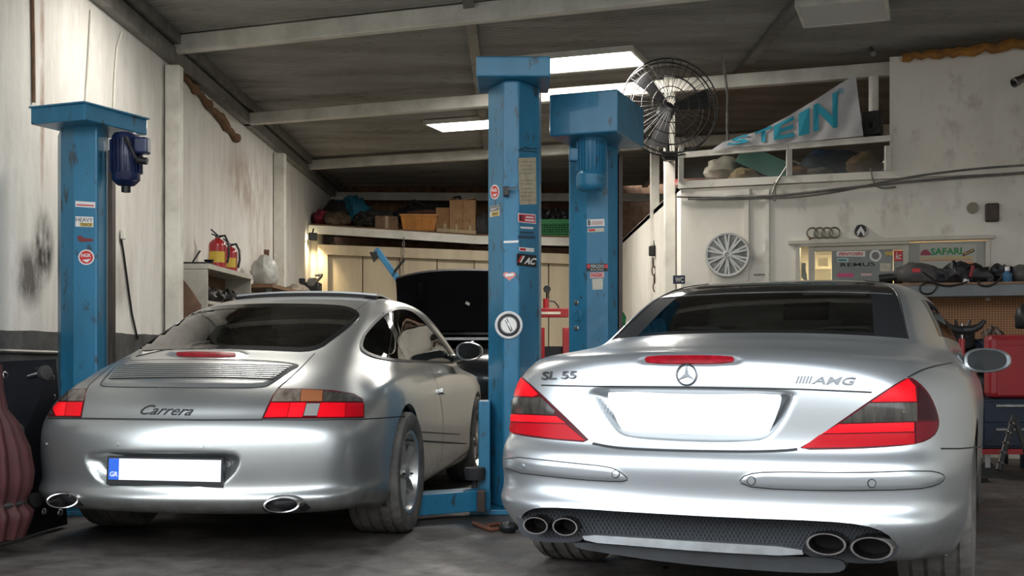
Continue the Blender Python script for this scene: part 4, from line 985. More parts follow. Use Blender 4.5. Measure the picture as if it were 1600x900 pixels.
# office interior, back wall and lamp
m_in = mat('office_cream', (.62, .52, .36), .8, noise_s=2, noise_a=.1)
MB().hexa([v - ON * d for z in (0, ZL - .07) for v, d in ((Vector((off(1070, 400).x, off(1070, 400).y, z)), 2.2), (Vector((off(1700, 400).x, off(1700, 400).y, z)), 2.2), (Vector((off(1700, 400).x, off(1700, 400).y, z)), 2.3), (Vector((off(1070, 400).x, off(1070, 400).y, z)), 2.3))]).build('wall_panel', m_in, wr, smooth=0)
def lamp_panel(label, c, sx, sy, power, rz=0, lit=True, col=(1, .95, .87), drop=0.06, group=None):
    t = thing('ceiling_lamp', label, 'lamp', c, rz, group); Rz = Matrix.Rotation(rz, 3, 'Z'); c = Vector(c)
    m = MB(); w = .03
    for p, d in (((0, sy / 2, 0), (sx, w, drop)), ((0, -sy / 2, 0), (sx, w, drop)), ((sx / 2, 0, 0), (w, sy + w, drop)), ((-sx / 2, 0, 0), (w, sy + w, drop))): m.box(c + Rz @ Vector(p), d, rz)
    m.box(c + Vector((0, 0, drop / 2)), (sx, sy, .012), rz)
    m.build('frame', M_white, t, smooth=0)
    MB().box(c + Vector((0, 0, -drop / 2 + .008)), (sx - .02, sy - .02, .008), rz).build('diffuser', mat('lamp_diffuser_lit', (.9, .9, .88), .5, emit=(1, .97, .92), estr=6) if lit else mat('lamp_diffuser_off', (.55, .54, .51), .5), t, smooth=0)
    m = MB()
    for q in (-.35, .35): m.cyl(c + Rz @ Vector((sx * q, 0, drop / 2)), Vector((0, 0, RZ)) + (c + Rz @ Vector((sx * q, 0, 0))).to_2d().to_3d(), .006, 6)
    m.build('hanger', M_steel, t)
    if lit:
        l = area('lamp_light', c - Vector((0, 0, drop / 2 + .02)), (0, 0, rz), sx, sy, power, col); l.parent = t; l.matrix_parent_inverse = ROOTM[t].inverted()
    return t
lamp_panel('lit white ceiling panel beside the top of the centre lift column', px(744, 193, 14.3), 1.15, .55, 60, -YAW, drop=.05)
lamp_panel('unlit grey ceiling panel near the roof edge above the white wall', px(1318, 16, 9.2), .66, .62, 0, -YAW, lit=False)
lamp_panel('added unseen ceiling lamp nearest the left wall, above the grey coupe', (-1.9, 8.2, 3.70), 1.2, .6, 22, -YAW)  # unseen lamp, added to brighten the left wall
lamp_panel('added ceiling panel, lit for fill, over the second lift column', px(905, 95, 11.2), 1.2, .6, 60, -YAW)  # added lamp, no such source visible; brings more light to the rear
ol = area('office_light', off(1330, 300) - ON * 1.2 + Vector((0, 0, -.35)), (0, 0, -YAW), 1.0, .6, 85, (1, .82, .56))
# ------------------------------------------------------------------ lift columns
mbl = mat('lift_blue', (.03, .2, .35), .42, coat=.15); n = NT(mbl)
c = n.ramp(n.noise(2.5, 8, (1, 1, .5)), [(.3, (.014, .115, .20)), (.5, (.020, .155, .27)), (.72, (.032, .20, .34))])
c = n.mix(n.ramp(n.noise(16, 8, (1, 1, .45)), [(.585, (0, 0, 0)), (.66, (.9, .9, .9))]), c, (.03, .05, .06)); n.color(c)
M_navy = mat('motor_navy', (.009, .020, .085), .4, coat=.3, noise_s=7, noise_a=.25)
M_rail_shade = mat('greasy_rail_shade', (.075, .055, .045), .5, .4, noise_s=8, noise_a=.3, stretch=(1, 1, .2))
def column(label, corners, z1, base=True, bw=.52):
    """corners: (px x, Y) plan polygon, counted left to right across the front and back"""
    pts = [px(x, 500, Y) for x, Y in corners]; c0 = sum(pts, Vector()) / len(pts)
    t = thing('lift_column', label, 'car lift', (c0.x, c0.y, 0))
    MB().prism([Vector((p.x, p.y, .03 if base else 0)) for p in pts], (0, 0, z1 - (.03 if base else 0))).build('column', mbl, t, smooth=0, bevel=.012)
    MB().box((c0.x, c0.y, .015), (bw, .50, .03)).build('base_plate', mbl, t, smooth=0, bevel=.004)
    for sx in (-bw * .4, bw * .4):
        for sy in (-.2, .2): MB().lathe([(.018, .03), (.018, .05), (.012, .055)], (c0.x + sx, c0.y + sy, 0), seg=6).build('anchor_bolt', M_steel, t, smooth=0)
    return t
def face(p, q):                          # vertical plane through two plan points (px, Y)
    a, b = px(p[0], 500, p[1]), px(q[0], 500, q[1]); d = b - a; nn = Vector((d.y, -d.x, 0)).normalized()
    if nn.y > 0: nn = -nn
    return plane_surf(a, nn)
# left column
lc = [(95, 6.98), (115, 6.90), (152, 6.90), (166, 7.02), (170, 7.22), (90, 7.26)]
t = column('blue lift column against the left wall, with dark blue motor on top', lc, 2.335, bw=.34); ltL = t
fL = face(lc[1], lc[2])
a = px(171, 500, 7.03); MB().box((a.x, a.y + .04, 1.15), (.028, .06, 2.1)).build('rail_or_shade_strip', M_rail_shade, t, smooth=0)
a = px(160, 500, 6.99); MB().box((a.x, a.y, 1.15), (.02, .02, 2.2)).build('column_lip', mbl, t, smooth=0)
C, A, B = px(133, 160, 6.7), px(48, 168, 6.85), px(230, 187, 7.2); zt = 2.42; D = A + B - C
MB().prism([Vector((p.x, p.y, zt - .10)) for p in (A, C, B, D)], (0, 0, .10)).build('top_box', mbl, t, smooth=0, bevel=.006)
MB().prism([Vector((p.x, p.y, zt - .003)) for p in (A + Vector((-.01, -.005, 0)), C + Vector((0, -.015, 0)), B + Vector((.015, 0, 0)), D)], (0, 0, .01)).build('top_lid', mbl, t, smooth=0)
mt_c = px(197, 240, 7.0); mo1 = MB().lathe([(.02, -.20), (.05, -.195), (.075, -.17), (.083, -.16), (.083, .10), (.07, .12)], mt_c, seg=28).build('motor', M_navy, t, smooth=40)
fb = MB()
for k in range(22): a_ = 2 * math.pi * k / 22; fb.box(mt_c + Vector((math.cos(a_) * .088, math.sin(a_) * .088, -.02)), (.02, .005, .2), a_)
fb.build('cooling_fins', M_navy, mo1, smooth=0)
MB().box(px(222, 228, 6.95), (.085, .08, .10)).build('terminal_box', M_navy, mo1, smooth=0, bevel=.012)
MB().tube([px(196, 215, 6.9), px(206, 232, 6.88), px(212, 246, 6.88), px(222, 252, 6.9)], .012, 8).build('motor_cable', M_black, mo1)
MB().cyl(px(214, 250, 6.9), px(230, 252, 6.9), .022, 14).build('cable_gland', M_black, mo1)
MB().cyl(mt_c + Vector((0, 0, -.19)), mt_c + Vector((0, 0, -.235)), .028, 14).build('shaft_cap', M_black, mo1)
def sticker(poly, surf, mt, parent, name='sticker', lift=.002): return plate_on(poly, surf, mt, parent, name, lift, .0015, 30)
M_yel = mat('sticker_yellow', (.55, .40, .09), .5); M_cream = mat('sticker_cream', (.58, .53, .42), .6, noise_s=20, noise_a=.12)
s = sticker([(118, 314), (149, 316), (149, 325), (118, 323)], fL, M_sticker, t); sticker([(120, 319), (147, 320.5), (147, 322.5), (120, 321)], fL, M_sred, s, 'print_band', .003)
s = sticker([(118, 338), (146, 339), (146, 355), (118, 354)], fL, M_sticker, t); letters('HEAVY', ((119, 346), (145, 347), (119, 340), (145, 341)), fL, M_ink, s, 'print', .0035, .001); sticker([(125, 348), (145, 348.5), (145, 354), (125, 353.5)], fL, M_yel, s, 'print_band', .003); letters('TRACK', ((126, 353.5), (144, 354), (126, 348.5), (144, 349)), fL, M_ink, s, 'print', .004, .001)
s = sticker(smooth_poly([(120, 370), (126, 367), (130, 372), (146, 373), (146, 377), (132, 378), (124, 378)], 1), fL, mat('sticker_maroon', (.18, .03, .03), .6), t)
def round_sticker(cx, cy, rx, ry, surf, parent, txt='NGK'):
    s = sticker(circle_px(cx, cy, rx, ry), surf, M_sticker, parent); sticker(circle_px(cx, cy, rx * .84, ry * .84), surf, M_sred, s, 'print_disc', .003)
    letters(txt, ((cx - rx * .62, cy - ry * .02), (cx + rx * .62, cy - ry * .02), (cx - rx * .62, cy - ry * .48), (cx + rx * .62, cy - ry * .48)), surf, M_sticker, s, 'print', .0045, .001, offset=.02)
    sticker([(cx - rx * .5, cy + ry * .35), (cx + rx * .1, cy + ry * .7), (cx + rx * .6, cy + ry * .2)], surf, M_sticker, s, 'print_wedge', .004); return s
round_sticker(135, 402, 12.5, 12, fL, t)
# centre column
cc = [(763, 7.13), (787, 6.90), (811, 6.90), (842, 7.10), (846, 7.26), (764, 7.28)]
t = column('blue lift column in the centre, covered in stickers with a silver fuel cap', cc, 2.60); ltC = t
f1, f2, f3 = face(cc[0], cc[1]), face(cc[1], cc[2]), face(cc[2], cc[3])
a = px(802, 500, 7.05); MB().box((a.x, a.y, 2.66), (.44, .46, .12)).build('top_box', mbl, t, smooth=0, bevel=.008)
s = sticker([(809.5, 247), (837, 246), (838, 319), (812, 320)], f3, mat('old_notice', (.46, .40, .28), .7, noise_s=24, noise_a=.14), t, 'paper_notice')
for y in (252, 258, 264, 270, 281, 287, 294, 300, 306, 312): sticker([(814, y), (834 - (y % 4), y), (834 - (y % 4), y + 1.6), (814, y + 1.6)], f3, mat('faded_ink', (.28, .23, .16), .7), s, 'print_line', .003)
sc = [(812, 233.5), (818, 232), (822, 229), (823, 233), (827, 231), (830, 233), (836, 232), (839, 233)]
[sticker([(a_[0], a_[1] - .6), (b_[0], b_[1] - .6), (b_[0], b_[1] + .7), (a_[0], a_[1] + .7)], f3, M_ink, t, 'marker_stroke', .003) for a_, b_ in zip(sc, sc[1:])]; sticker([(809, 234.5), (839, 237), (839, 238.2), (809, 235.5)], f3, M_ink, t, 'marker_line', .003)
round_sticker(773.5, 300, 7, 11.5, f1, t)
s = sticker([(765.5, 323), (780, 320), (781, 337), (766, 339.5)], f1, M_cream, t); sticker([(766, 324), (779.5, 321), (779.5, 328), (766, 331)], f1, M_ink, s, 'print_band', .003); letters('HEAVY', ((767, 330), (779, 327.5), (767, 325), (779, 322.5)), f1, M_sticker, s, 'print', .004, .001); sticker([(769, 332), (780, 330), (780, 336.5), (769, 338)], f1, M_yel, s, 'print_band', .003); letters('TRACK', ((769.5, 337), (779, 335.3), (769.5, 332.8), (779, 331)), f1, M_ink, s, 'print', .004, .001)
s = sticker([(809, 333), (836, 335), (837, 350), (809, 347)], f3, M_sticker, t); sticker([(810, 334.5), (835, 336.5), (836, 348.5), (810, 346)], f3, mat('sticker_pink', (.60, .045, .07), .5), s, 'print_panel', .003); letters('E', ((811.5, 344.5), (818, 345), (811.5, 336.5), (818, 337)), f3, M_ink, s, 'print', .0045, .001, offset=.03); sticker([(821, 338), (833, 339), (833, 341.5), (821, 340.5)], f3, M_sticker, s, 'print_band', .0045); sticker([(820, 342.5), (834, 343.7), (834, 346.4), (820, 345)], f3, M_sticker, s, 'print_band', .0045)
sticker([(812, 354), (834, 355), (832, 358), (814, 357)], f3, M_sticker, t)
sticker([(812, 361.5), (834, 362.5), (834, 365.5), (812, 364.5)], f3, mat('ink_blue', (.03, .06, .10), .6), t); sticker([(810, 367.5), (836, 368.5), (836, 373.5), (810, 372.5)], f3, mat('ink_blue', (.03, .06, .10), .6), t)
s = sticker([(787, 376.5), (810, 375.5), (810, 379), (787, 380)], f2, M_sticker, t)
s = sticker([(811, 386), (834, 388), (834, 394), (811, 392)], f3, M_sticker, t); sticker([(812, 387.5), (821, 388.3), (821, 391.7), (812, 391)], f3, M_sred, s, 'print_band', .003)
s = sticker([(807.5, 396), (838, 399), (838, 418), (807.5, 414.5)], f3, M_ink, t)
for k, mt_ in ((0, M_sred), (1, M_sticker)): sticker([(808 + k * 3.5, 410), (810.5 + k * 3.5, 410.2), (816 + k * 3.5, 400), (813.5 + k * 3.5, 399.8)], f3, mt_, s, 'print_stripe', .003)
letters('AC', ((818, 412.5), (836, 414), (820, 402), (838, 403.5)), f3, M_sticker, s, 'print', .0035, .001, shear=.25, offset=.04)
hp = [(796, 441)] + [(796 + 10 * math.sin(q) ** 3, 431 - 8.5 * (13 * math.cos(q) - 5 * math.cos(2 * q) - 2 * math.cos(3 * q) - math.cos(4 * q)) / 17) for q in np.linspace(math.pi * .98, -math.pi * .98, 30)]
s = sticker(hp[1:], f2, mat('sticker_rose', (.60, .22, .19), .55), t); sticker([(789, 428), (803, 427), (802, 431), (790, 432.5)], f2, M_sticker, s, 'print_band', .003)
o = f2(795, 508)[0]; nn = f2(795, 508)[1]
cap = MB().lathe([(.0, .0), (.083, .0), (.083, .012), (.076, .018), (.072, .012)], o, nn, 40).build('fuel_cap_flange', M_sticker, t)
MB().lathe([(.0, .010), (.070, .010), (.064, .018), (.05, .018)], o, nn, 40).build('fuel_cap_seal', M_ink, cap)
MB().lathe([(.052, .012), (.052, .035), (.046, .045), (0, .045)], o, nn, 40).build('fuel_cap', M_chrome, cap)
MB().box(o + nn * .055, (.018, .03, .08), m=Matrix.Rotation(R(-25), 3, 'Y')).build('cap_grip', M_chrome, cap, bevel=.006)
sw_ = f2(791, 300)[0]; s = MB().box(sw_ + Vector((0, -.025, 0)), (.036, .05, .055)).build('switch', M_black, t, bevel=.004); MB().cyl(sw_ + Vector((.01, -.045, .012)), sw_ + Vector((.065, -.06, .018)), .006, 8).build('switch_lever', M_chrome, s)
# carriage, arm and pad at the foot of the centre column
p = px(757, 700, 6.98); MB().box((p.x, p.y + .05, .36), (.07, .2, .62)).build('carriage', mbl, t, smooth=0, bevel=.006)
a, b = px(757, 790, 6.86), px(640, 790, 6.62); ar = MB().bar(Vector((a.x, a.y, .095)), Vector((b.x, b.y, .095)), .16, .12).build('lift_arm', mbl, t, smooth=0, bevel=.006)
a = px(742, 745, 6.9); MB().lathe([(.02, .155), (.02, .20), (.06, .205), (.065, .26), (.06, .275), (.0, .275)], (a.x, a.y, 0), seg=24).build('lift_pad', M_rubber, ar)
a = px(752, 790, 6.72); MB().box((a.x, a.y, .10), (.05, .05, .13)).build('arm_lock', M_rail_shade, t, smooth=0, bevel=.006)
# second lift column behind the roadster
c3 = [(889, 7.72), (917, 7.66), (950, 7.66), (965, 7.74), (968, 7.98), (890, 7.98)]
t = column('blue lift column behind the bright roadster, with light blue motor hanging in front', c3, 2.42)
g1, g2 = face(c3[0], c3[1]), face(c3[1], c3[2])
C, A, B = px(965, 215, 7.15), px(858, 215, 7.32), px(1006, 230, 7.75); zb_, zt = 2.335, 2.60; D = A + B - C
MB().prism([Vector((p.x, p.y, zb_)) for p in (A, C, B, D)], (0, 0, zt - zb_)).build('top_box', mbl, t, smooth=0, bevel=.01)
mt_c = px(924, 250, 7.42); mo1 = MB().lathe([(.03, -.205), (.07, -.20), (.094, -.18), (.098, -.16), (.098, -.10), (.092, -.095), (.088, -.09), (.088, .14), (.10, .145), (.10, .16)], mt_c, seg=32).build('motor', mbl, t, smooth=40)
fb = MB()
for k in range(26): a_ = 2 * math.pi * k / 26; fb.box(mt_c + Vector((math.cos(a_) * .092, math.sin(a_) * .092, .02)), (.016, .005, .19), a_)
fb.build('cooling_fins', mbl, mo1, smooth=0)
MB().box(px(897, 242, 7.42), (.065, .07, .085)).build('terminal_box', mbl, mo1, smooth=0, bevel=.008)
s = sticker([(917, 343), (944, 342), (945, 353), (917, 354)], g2, M_sticker, t); letters('B', ((918.5, 352.5), (923, 352.5), (918.5, 344), (923, 344)), g2, M_ink, s, 'print', .003, .001, offset=.03); sticker([(925, 345.5), (942, 345), (942, 351), (925, 351.5)], g2, mat('print_pale', (.6, .42, .38), .6), s, 'print_band', .003)
s = sticker([(918, 357), (944, 356), (944, 362), (918, 363)], g2, M_cream, t); sticker([(920, 358.3), (930, 358), (930, 361), (920, 361.5)], g2, M_sred, s, 'print_band', .003)
s = sticker([(916, 412), (949.5, 412), (949.5, 424), (916, 424)], g2, M_ink, t)
for x0 in (917, 944.5): sticker([(x0, 413), (x0 + 5, 413), (x0 + 5, 419), (x0, 419)], g2, M_sred, s, 'print_band', .003)
letters('FERODO', ((923, 418.5), (943.5, 418.5), (923, 413.5), (943.5, 413.5)), g2, M_sticker, s, 'print', .003, .001); letters('RACING', ((923, 423.2), (943, 423.2), (923, 419.5), (943, 419.5)), g2, M_cream, s, 'print', .003, .001)
s = sticker([(922, 426), (944, 425), (944, 434), (922, 435)], g2, mat('sticker_faded', (.58, .36, .33), .6), t); letters('NGK', ((924, 433), (942, 432.5), (924, 427), (942, 426.5)), g2, M_sred, s, 'print', .003, .001, offset=.03)
sticker([(925, 436), (942, 435), (942, 452), (926, 453)], g2, M_cream, t)
for x, y, r in ((901, 473, 4), (902, 493, 9), (901, 513, 4)):
    p, nn = g1(x, y); s = MB().lathe([(0, 0), (r * .0042, 0), (r * .0042, .006), (r * .003, .008), (r * .003, .004), (r * .0015, .004), (r * .0015, .010), (0, .010)], p, nn, 24).build('column_bolt', mbl if r > 5 else M_steel, t)
# dark strip built in for the shadow beside column 3
a = px(966, 500, 7.80); MB().box((a.x + .012, a.y, 1.2), (.025, .10, 2.2)).build('rail_or_shade_strip', M_rail_shade, t, smooth=0)
# ------------------------------------------------------------------ soft shapes
def blob(name, c, r, mt, parent=None, seed=0, amp=.25, freq=2.2, flat=.55, seg=22, rz=0, build=True):
    m = MB(); c = Vector(c); rows = seg // 2; vs_ = []; Rz = Matrix.Rotation(rz, 3, 'Z')
    for i in range(rows + 1):
        th = math.pi * i / rows
        for k in range(seg):
            ph = 2 * math.pi * k / seg; d = Vector((math.sin(th) * math.cos(ph), math.sin(th) * math.sin(ph), math.cos(th)))
            q = 1 + amp * noise.noise(d * freq + Vector((seed * 3.1, seed * 1.7, 0))) + amp * .5 * noise.noise(d * freq * 2.6 + Vector((0, seed, 9)))
            p = Vector((d.x * r[0] * q, d.y * r[1] * q, max(-r[2] * flat, d.z * r[2] * q))); vs_.append(c + Rz @ p)
    fs = [(i * seg + k, i * seg + (k + 1) % seg, (i + 1) * seg + (k + 1) % seg, (i + 1) * seg + k) for i in range(rows) for k in range(seg)]
    m.add(vs_, fs)
    return m.build(name, mt, parent, smooth=60) if build else m
def crate_box(name, label, cat, c, d, rz, mt, group=None, flaps=False, tape=None):
    t = thing(name, label, cat, (c[0], c[1], c[2] - d[2] / 2), rz, group); Rz = Matrix.Rotation(rz, 3, 'Z'); c = Vector(c)
    MB().box(c, d, rz).build('box_body', mt, t, smooth=0, bevel=.008)
    if flaps:
        for sx in (-1, 1): MB().box(c + Rz @ Vector((sx * d[0] * .26, 0, d[2] / 2 + .012)), (d[0] * .46, d[1] * .98, .008), rz, Rz @ Matrix.Rotation(R(-9 * sx), 3, 'Y')).build('flap', mt, t, smooth=0)
    if tape: MB().box(c + Rz @ Vector((0, -d[1] / 2 - .001, 0)), (.05, .004, d[2]), rz).build('tape', tape, t, smooth=0)
    return t
# ------------------------------------------------------------------ rear of the garage
SY = 17.5
sh = thing('storage_shelf', 'long high shelf with a white front beam across the rear of the garage', 'shelf', (-.3, SY + .8, 0))
zl, zr = px(475, 358, SY).z, px(1037, 381, SY).z; zm = px(745, 375, SY).z
SP = [Vector((px(482, 0, SY).x, SY, zl)), Vector((px(610, 0, SY).x, SY, px(610, 366, SY).z)), Vector((px(745, 0, SY).x, SY, zm)), Vector((px(1040, 0, SY).x, SY, zr))]
for a, b in zip(SP, SP[1:]): MB().bar(a, b, .06, .125).build('front_beam', M_white, sh, smooth=0)
def shelf_z(x):
    for a, b in zip(SP, SP[1:]):
        if a.x <= x <= b.x: return a.z + (b.z - a.z) * (x - a.x) / (b.x - a.x) + .063
    return SP[-1].z + .063
for k in range(6):
    for a, b in zip(SP, SP[1:]):
        MB().bar(a + Vector((0, .16 + k * .3, .075)), b + Vector((0, .16 + k * .3, .075)), .28, .03).build('plank', M_wood, sh, smooth=0)
for q in (.0, .45, .98):
    p = SP[0].lerp(SP[-1], q); MB().bar(Vector((p.x, SY + .02, p.z - .05)), Vector((p.x, SY + 1.9, p.z - .05)), .06, .08).build('bearer', M_white, sh, smooth=0)
for x in (SP[0].x + .12, SP[-1].x - .2):
    MB().box((x, SY + 1.6, 1.35), (.08, .08, 2.7)).build('leg', M_white, sh, smooth=0)
def SHx(x, Y=SY + .35): return px(x, 0, Y).x
def on_shelf(x, Y=SY + .35): X = px(x, 0, Y).x; return Vector((X, Y, shelf_z(X) + .03))
def sblob(name, label, cat, x, w, h, mt, seed, dY=.35, amp=.3, **k):
    p = on_shelf(x, SY + dY); w = w * p.y / F / 2; h = h * p.y / F
    return tag(blob(name, p + Vector((0, 0, h * .42)), (w, .26, h * .62), mt, None, seed, amp, flat=.68, **k), label, cat)
sblob('red_bag', 'crumpled dark red bag at the left end of the high shelf', 'bag', 503, 30, 24, mat('red_cloth', (.20, .015, .03), .85, noise_s=8, noise_a=.2), 1)
sblob('black_sack', 'black sack slumped behind the red bag on the high shelf', 'sack', 528, 50, 44, M_dark, 2, .8)
sblob('tarpaulin', 'crumpled turquoise tarpaulin heaped high on the rear shelf', 'tarpaulin', 552, 50, 50, mat('cyan_cloth', (.015, .16, .24), .7, noise_s=7, noise_a=.25), 9, .85, .5, freq=3.2)
sblob('rag_bundle', 'grey brown rag bundle below the turquoise tarpaulin', 'rags', 528, 46, 21, mat('brown_rag', (.10, .065, .04), .9, noise_s=14, noise_a=.35), 4, .2, .4)
sblob('engine_part', 'dirty black metal engine part between rags and brown parcel', 'engine part', 569, 34, 21, mat('dirty_metal', (.06, .055, .05), .5, .5, noise_s=16, noise_a=.4), 5, .2, .6, freq=4)
sblob('dust_sheet', 'dull grey sheet thrown over parts behind the brown parcel', 'cloth', 588, 60, 34, mat('grey_cloth', (.055, .05, .047), .9, noise_s=6, noise_a=.3), 12, .8, .4)
p = on_shelf(604, SY + .3); pb = crate_box('parcel', 'small wrinkled brown paper parcel on the high shelf', 'parcel', p + Vector((0, 0, .10)), (.36, .22, .20), .12, mat('kraft_paper', (.20, .12, .07), .8, noise_s=12, noise_a=.2), tape=mat('tape_tan', (.28, .19, .10), .4))
p = on_shelf(654, SY + .32); ob = thing('orange_crate', 'bright orange plastic crate on the high shelf', 'crate', p); m_or = mat('orange_plastic', (.45, .17, .015), .5, noise_s=4, noise_a=.15)
w_, h_, d_ = .28, .235, .25; Rm = Matrix.Rotation(.1, 3, 'Z'); q = []
for z, s_ in ((0, .86), (h_, 1)): q += [p + Rm @ Vector((a_ * w_ * s_, b_ * d_ * s_, z)) for a_, b_ in ((-1, -1), (1, -1), (1, 1), (-1, 1))]
m = MB(); m.v = q; m.f = [(3, 2, 1, 0), (0, 1, 5, 4), (1, 2, 6, 5), (2, 3, 7, 6), (3, 0, 4, 7)]; m.build('tub', m_or, ob, smooth=0)
rim = MB()
for i in range(4): rim.bar(q[4 + i], q[4 + (i + 1) % 4], .03, .025)
rim.build('rim', m_or, ob, smooth=0)
for k in range(4): rb = MB().bar(q[0].lerp(q[1], .15 + k * .23) + Vector((0, -.004, 0)), q[4].lerp(q[5], .15 + k * .23) + Vector((0, -.004, 0)), .012, .012, (0, 1, 0)).build('rib', m_or, ob, smooth=0)
tag(blob('leather_roll', on_shelf(667, SY + .5) + Vector((0, 0, .30)), (.30, .14, .07), mat('brown_leather', (.12, .06, .04), .7), None, 6, .25), 'brown rolled leather lying behind the orange crate', 'leather')
# black duffel bag with handles
p = on_shelf(672, SY + .85); bg = thing('duffel_bag', 'long black duffel bag with raised handles on the high shelf', 'bag', p)
m = blob('x', p + Vector((0, 0, .31)), (.60, .24, .20), M_dark, None, 8, .22, build=False); m.build('bag_body', M_dark, bg, smooth=60)
MB().tube([p + Vector(v) for v in ((-.30, -.2, .40), (-.29, -.22, .52), (-.24, -.22, .54), (-.05, -.2, .44))], .018, 8).build('handle', M_dark, bg)
MB().tube([p + Vector(v) for v in ((.30, -.15, .45), (.40, -.18, .58), (.47, -.18, .60), (.55, -.15, .40))], .03, 8).build('strap', M_dark, bg)
# cardboard boxes
M_card2 = mat('cardboard_pale', (.36, .21, .105), .8, noise_s=7, noise_a=.1)
p = on_shelf(693, SY + .45); crate_box('cardboard_box', 'small cardboard box left of the larger stamped carton', 'box', p + Vector((0, 0, .20)), (.24, .3, .40), .06, M_card)
p = on_shelf(724, SY + .40); cb = crate_box('cardboard_box', 'large pale cardboard carton with faded stamp on the high shelf', 'box', p + Vector((0, 0, .27)), (.40, .36, .52), -.03, M_card2, tape=M_card, flaps=True)
for k in range(5): MB().box(p + Vector((-.10 + k * .05, -.185, .20 + .015 * (k % 2))), (.012, .004, .05)).build('stamp_mark', mat('faint_print', (.16, .10, .06), .8), cb, smooth=0)
pl = thing('small_pallet', 'pale slatted wooden tray under the cardboard cartons', 'pallet', on_shelf(712, SY + .2)); a = on_shelf(683, SY + .16) + Vector((0, 0, .035)); b = on_shelf(744, SY + .16) + Vector((0, 0, .035))
M_pale = mat('pale_wood', (.42, .33, .2), .7, noise_s=6, noise_a=.1)
MB().bar(a, b, .03, .05).build('slat', M_pale, pl, smooth=0)
for q_ in (.2, .5, .85): MB().bar(a.lerp(b, q_) + Vector((0, -.02, -.03)), a.lerp(b, q_) + Vector((0, -.02, .10)), .035, .012, (0, 1, 0)).build('cleat', M_pale, pl, smooth=0)
sblob('dark_sack', 'slate grey bulging sack beside the large carton', 'sack', 753, 26, 36, mat('slate_cloth', (.06, .055, .055), .9), 11, .5, .25)
# green crate and black parts
p = on_shelf(866, SY + .35); gc = thing('green_crate', 'green slatted plastic crate on the high shelf between the lift columns', 'crate', p); m_gr = mat('green_plastic', (.012, .20, .05), .5)
W_, D_, H_ = .62, .36, .25
for k in range(7): MB().box(p + Vector((0, -D_ / 2, .02 + k * .034)), (W_, .012, .014)).build('slat', m_gr, gc, smooth=0)
for k in range(15): MB().box(p + Vector((-W_ / 2 + k * W_ / 14, -D_ / 2 - .002, .11)), (.012, .014, .22)).build('upright', m_gr, gc, smooth=0)
MB().box(p + Vector((0, -D_ / 2, H_ - .02)), (W_ + .02, .03, .07)).build('rim', m_gr, gc, smooth=0)
for s_ in (-1, 1): MB().box(p + Vector((s_ * W_ / 2, 0, H_ / 2)), (.012, D_, H_)).build('side_panel', m_gr, gc, smooth=0)
MB().box(p + Vector((0, D_ / 2, H_ / 2)), (W_, .012, H_)).build('back_panel', m_gr, gc, smooth=0); MB().box(p + Vector((0, 0, .008)), (W_, D_, .016)).build('bottom', m_gr, gc, smooth=0)
for k, (x, w, sd) in enumerate(((850, 30, 3), (868, 26, 15), (883, 22, 21))):
    c_ = on_shelf(x, SY + .35) + Vector((0, 0, .30)); tag(blob('plastic_trim', c_, (.12, .12, .12), M_black, None, sd, .7, 4), ['jagged black plastic trim at the left of the green crate', 'upright black plastic trim in the middle of the green crate', 'black plastic trim at the right end of the green crate'][k], 'car part', 'trim in the green crate')
# cream folding door under the shelf
dr = setting('door_1'); m_cr = mat('cream_panel', (.56, .48, .34), .6, noise_s=1.5, col2=(.44, .36, .25), stretch=(2, 1, .3), bump=.05)
DY = SY + .12; x0, x1 = px(508, 0, DY).x, px(1032, 0, DY).x; zt_ = px(520, 382, DY).z - .06
nP = 9; wP = (x1 - x0) / nP
for k in range(nP): MB().box((x0 + (k + .5) * wP, DY + .03 + .012 * (k % 2), zt_ / 2 - .05), (wP - .012, .04, zt_ - .1)).build('door_panel', m_cr, dr, smooth=0, bevel=.008)
MB().bar(Vector((x0 - .1, DY - .04, zt_ - .02)), Vector((x1, DY - .04, zt_ - .22)), .08, .15).build('door_rail', m_cr, dr, smooth=0)
MB().box((x0 - .02, DY - .02, zt_ / 2), (.14, .1, zt_)).build('door_jamb', m_cr, dr, smooth=0)
o = MB().cyl((px(490, 0, 17.9).x, 17.9, 0), (px(490, 0, 17.9).x, 17.9, 2.72), .15, 28).build('trim_7', mat('cream_column', (.58, .52, .38), .6, noise_s=3, noise_a=.06), smooth=40); o['kind'] = 'structure'
fl_ = thing('flood_lamp', 'small black flood lamp under the left end of the high shelf', 'lamp', px(488, 371, 17.3))
p = px(488, 370, 17.3); MB().box(p, (.13, .09, .12), .5).build('housing', M_black, fl_, smooth=0, bevel=.01); MB().bar(p + Vector((0, 0, .05)), p + Vector((0, .12, .13)), .02, .02).build('bracket', M_black, fl_, smooth=0); MB().box(p + Vector((-.055, .03, 0)), (.03, .07, .09), .5).build('lens', mat('lamp_lens', (1, .95, .8), .3, emit=(1, .85, .55), estr=9), fl_, smooth=0)
sp = bpy.data.lights.new('flood_light', 'SPOT'); sp.energy = 45; sp.color = (1, .82, .5); sp.spot_size = R(95); sp.spot_blend = .8; sp.shadow_soft_size = .05
so = bpy.data.objects.new('flood_light', sp); COL.objects.link(so); so.location = p + Vector((-.05, -.02, -.08)); so.rotation_euler = (R(38), 0, R(5))
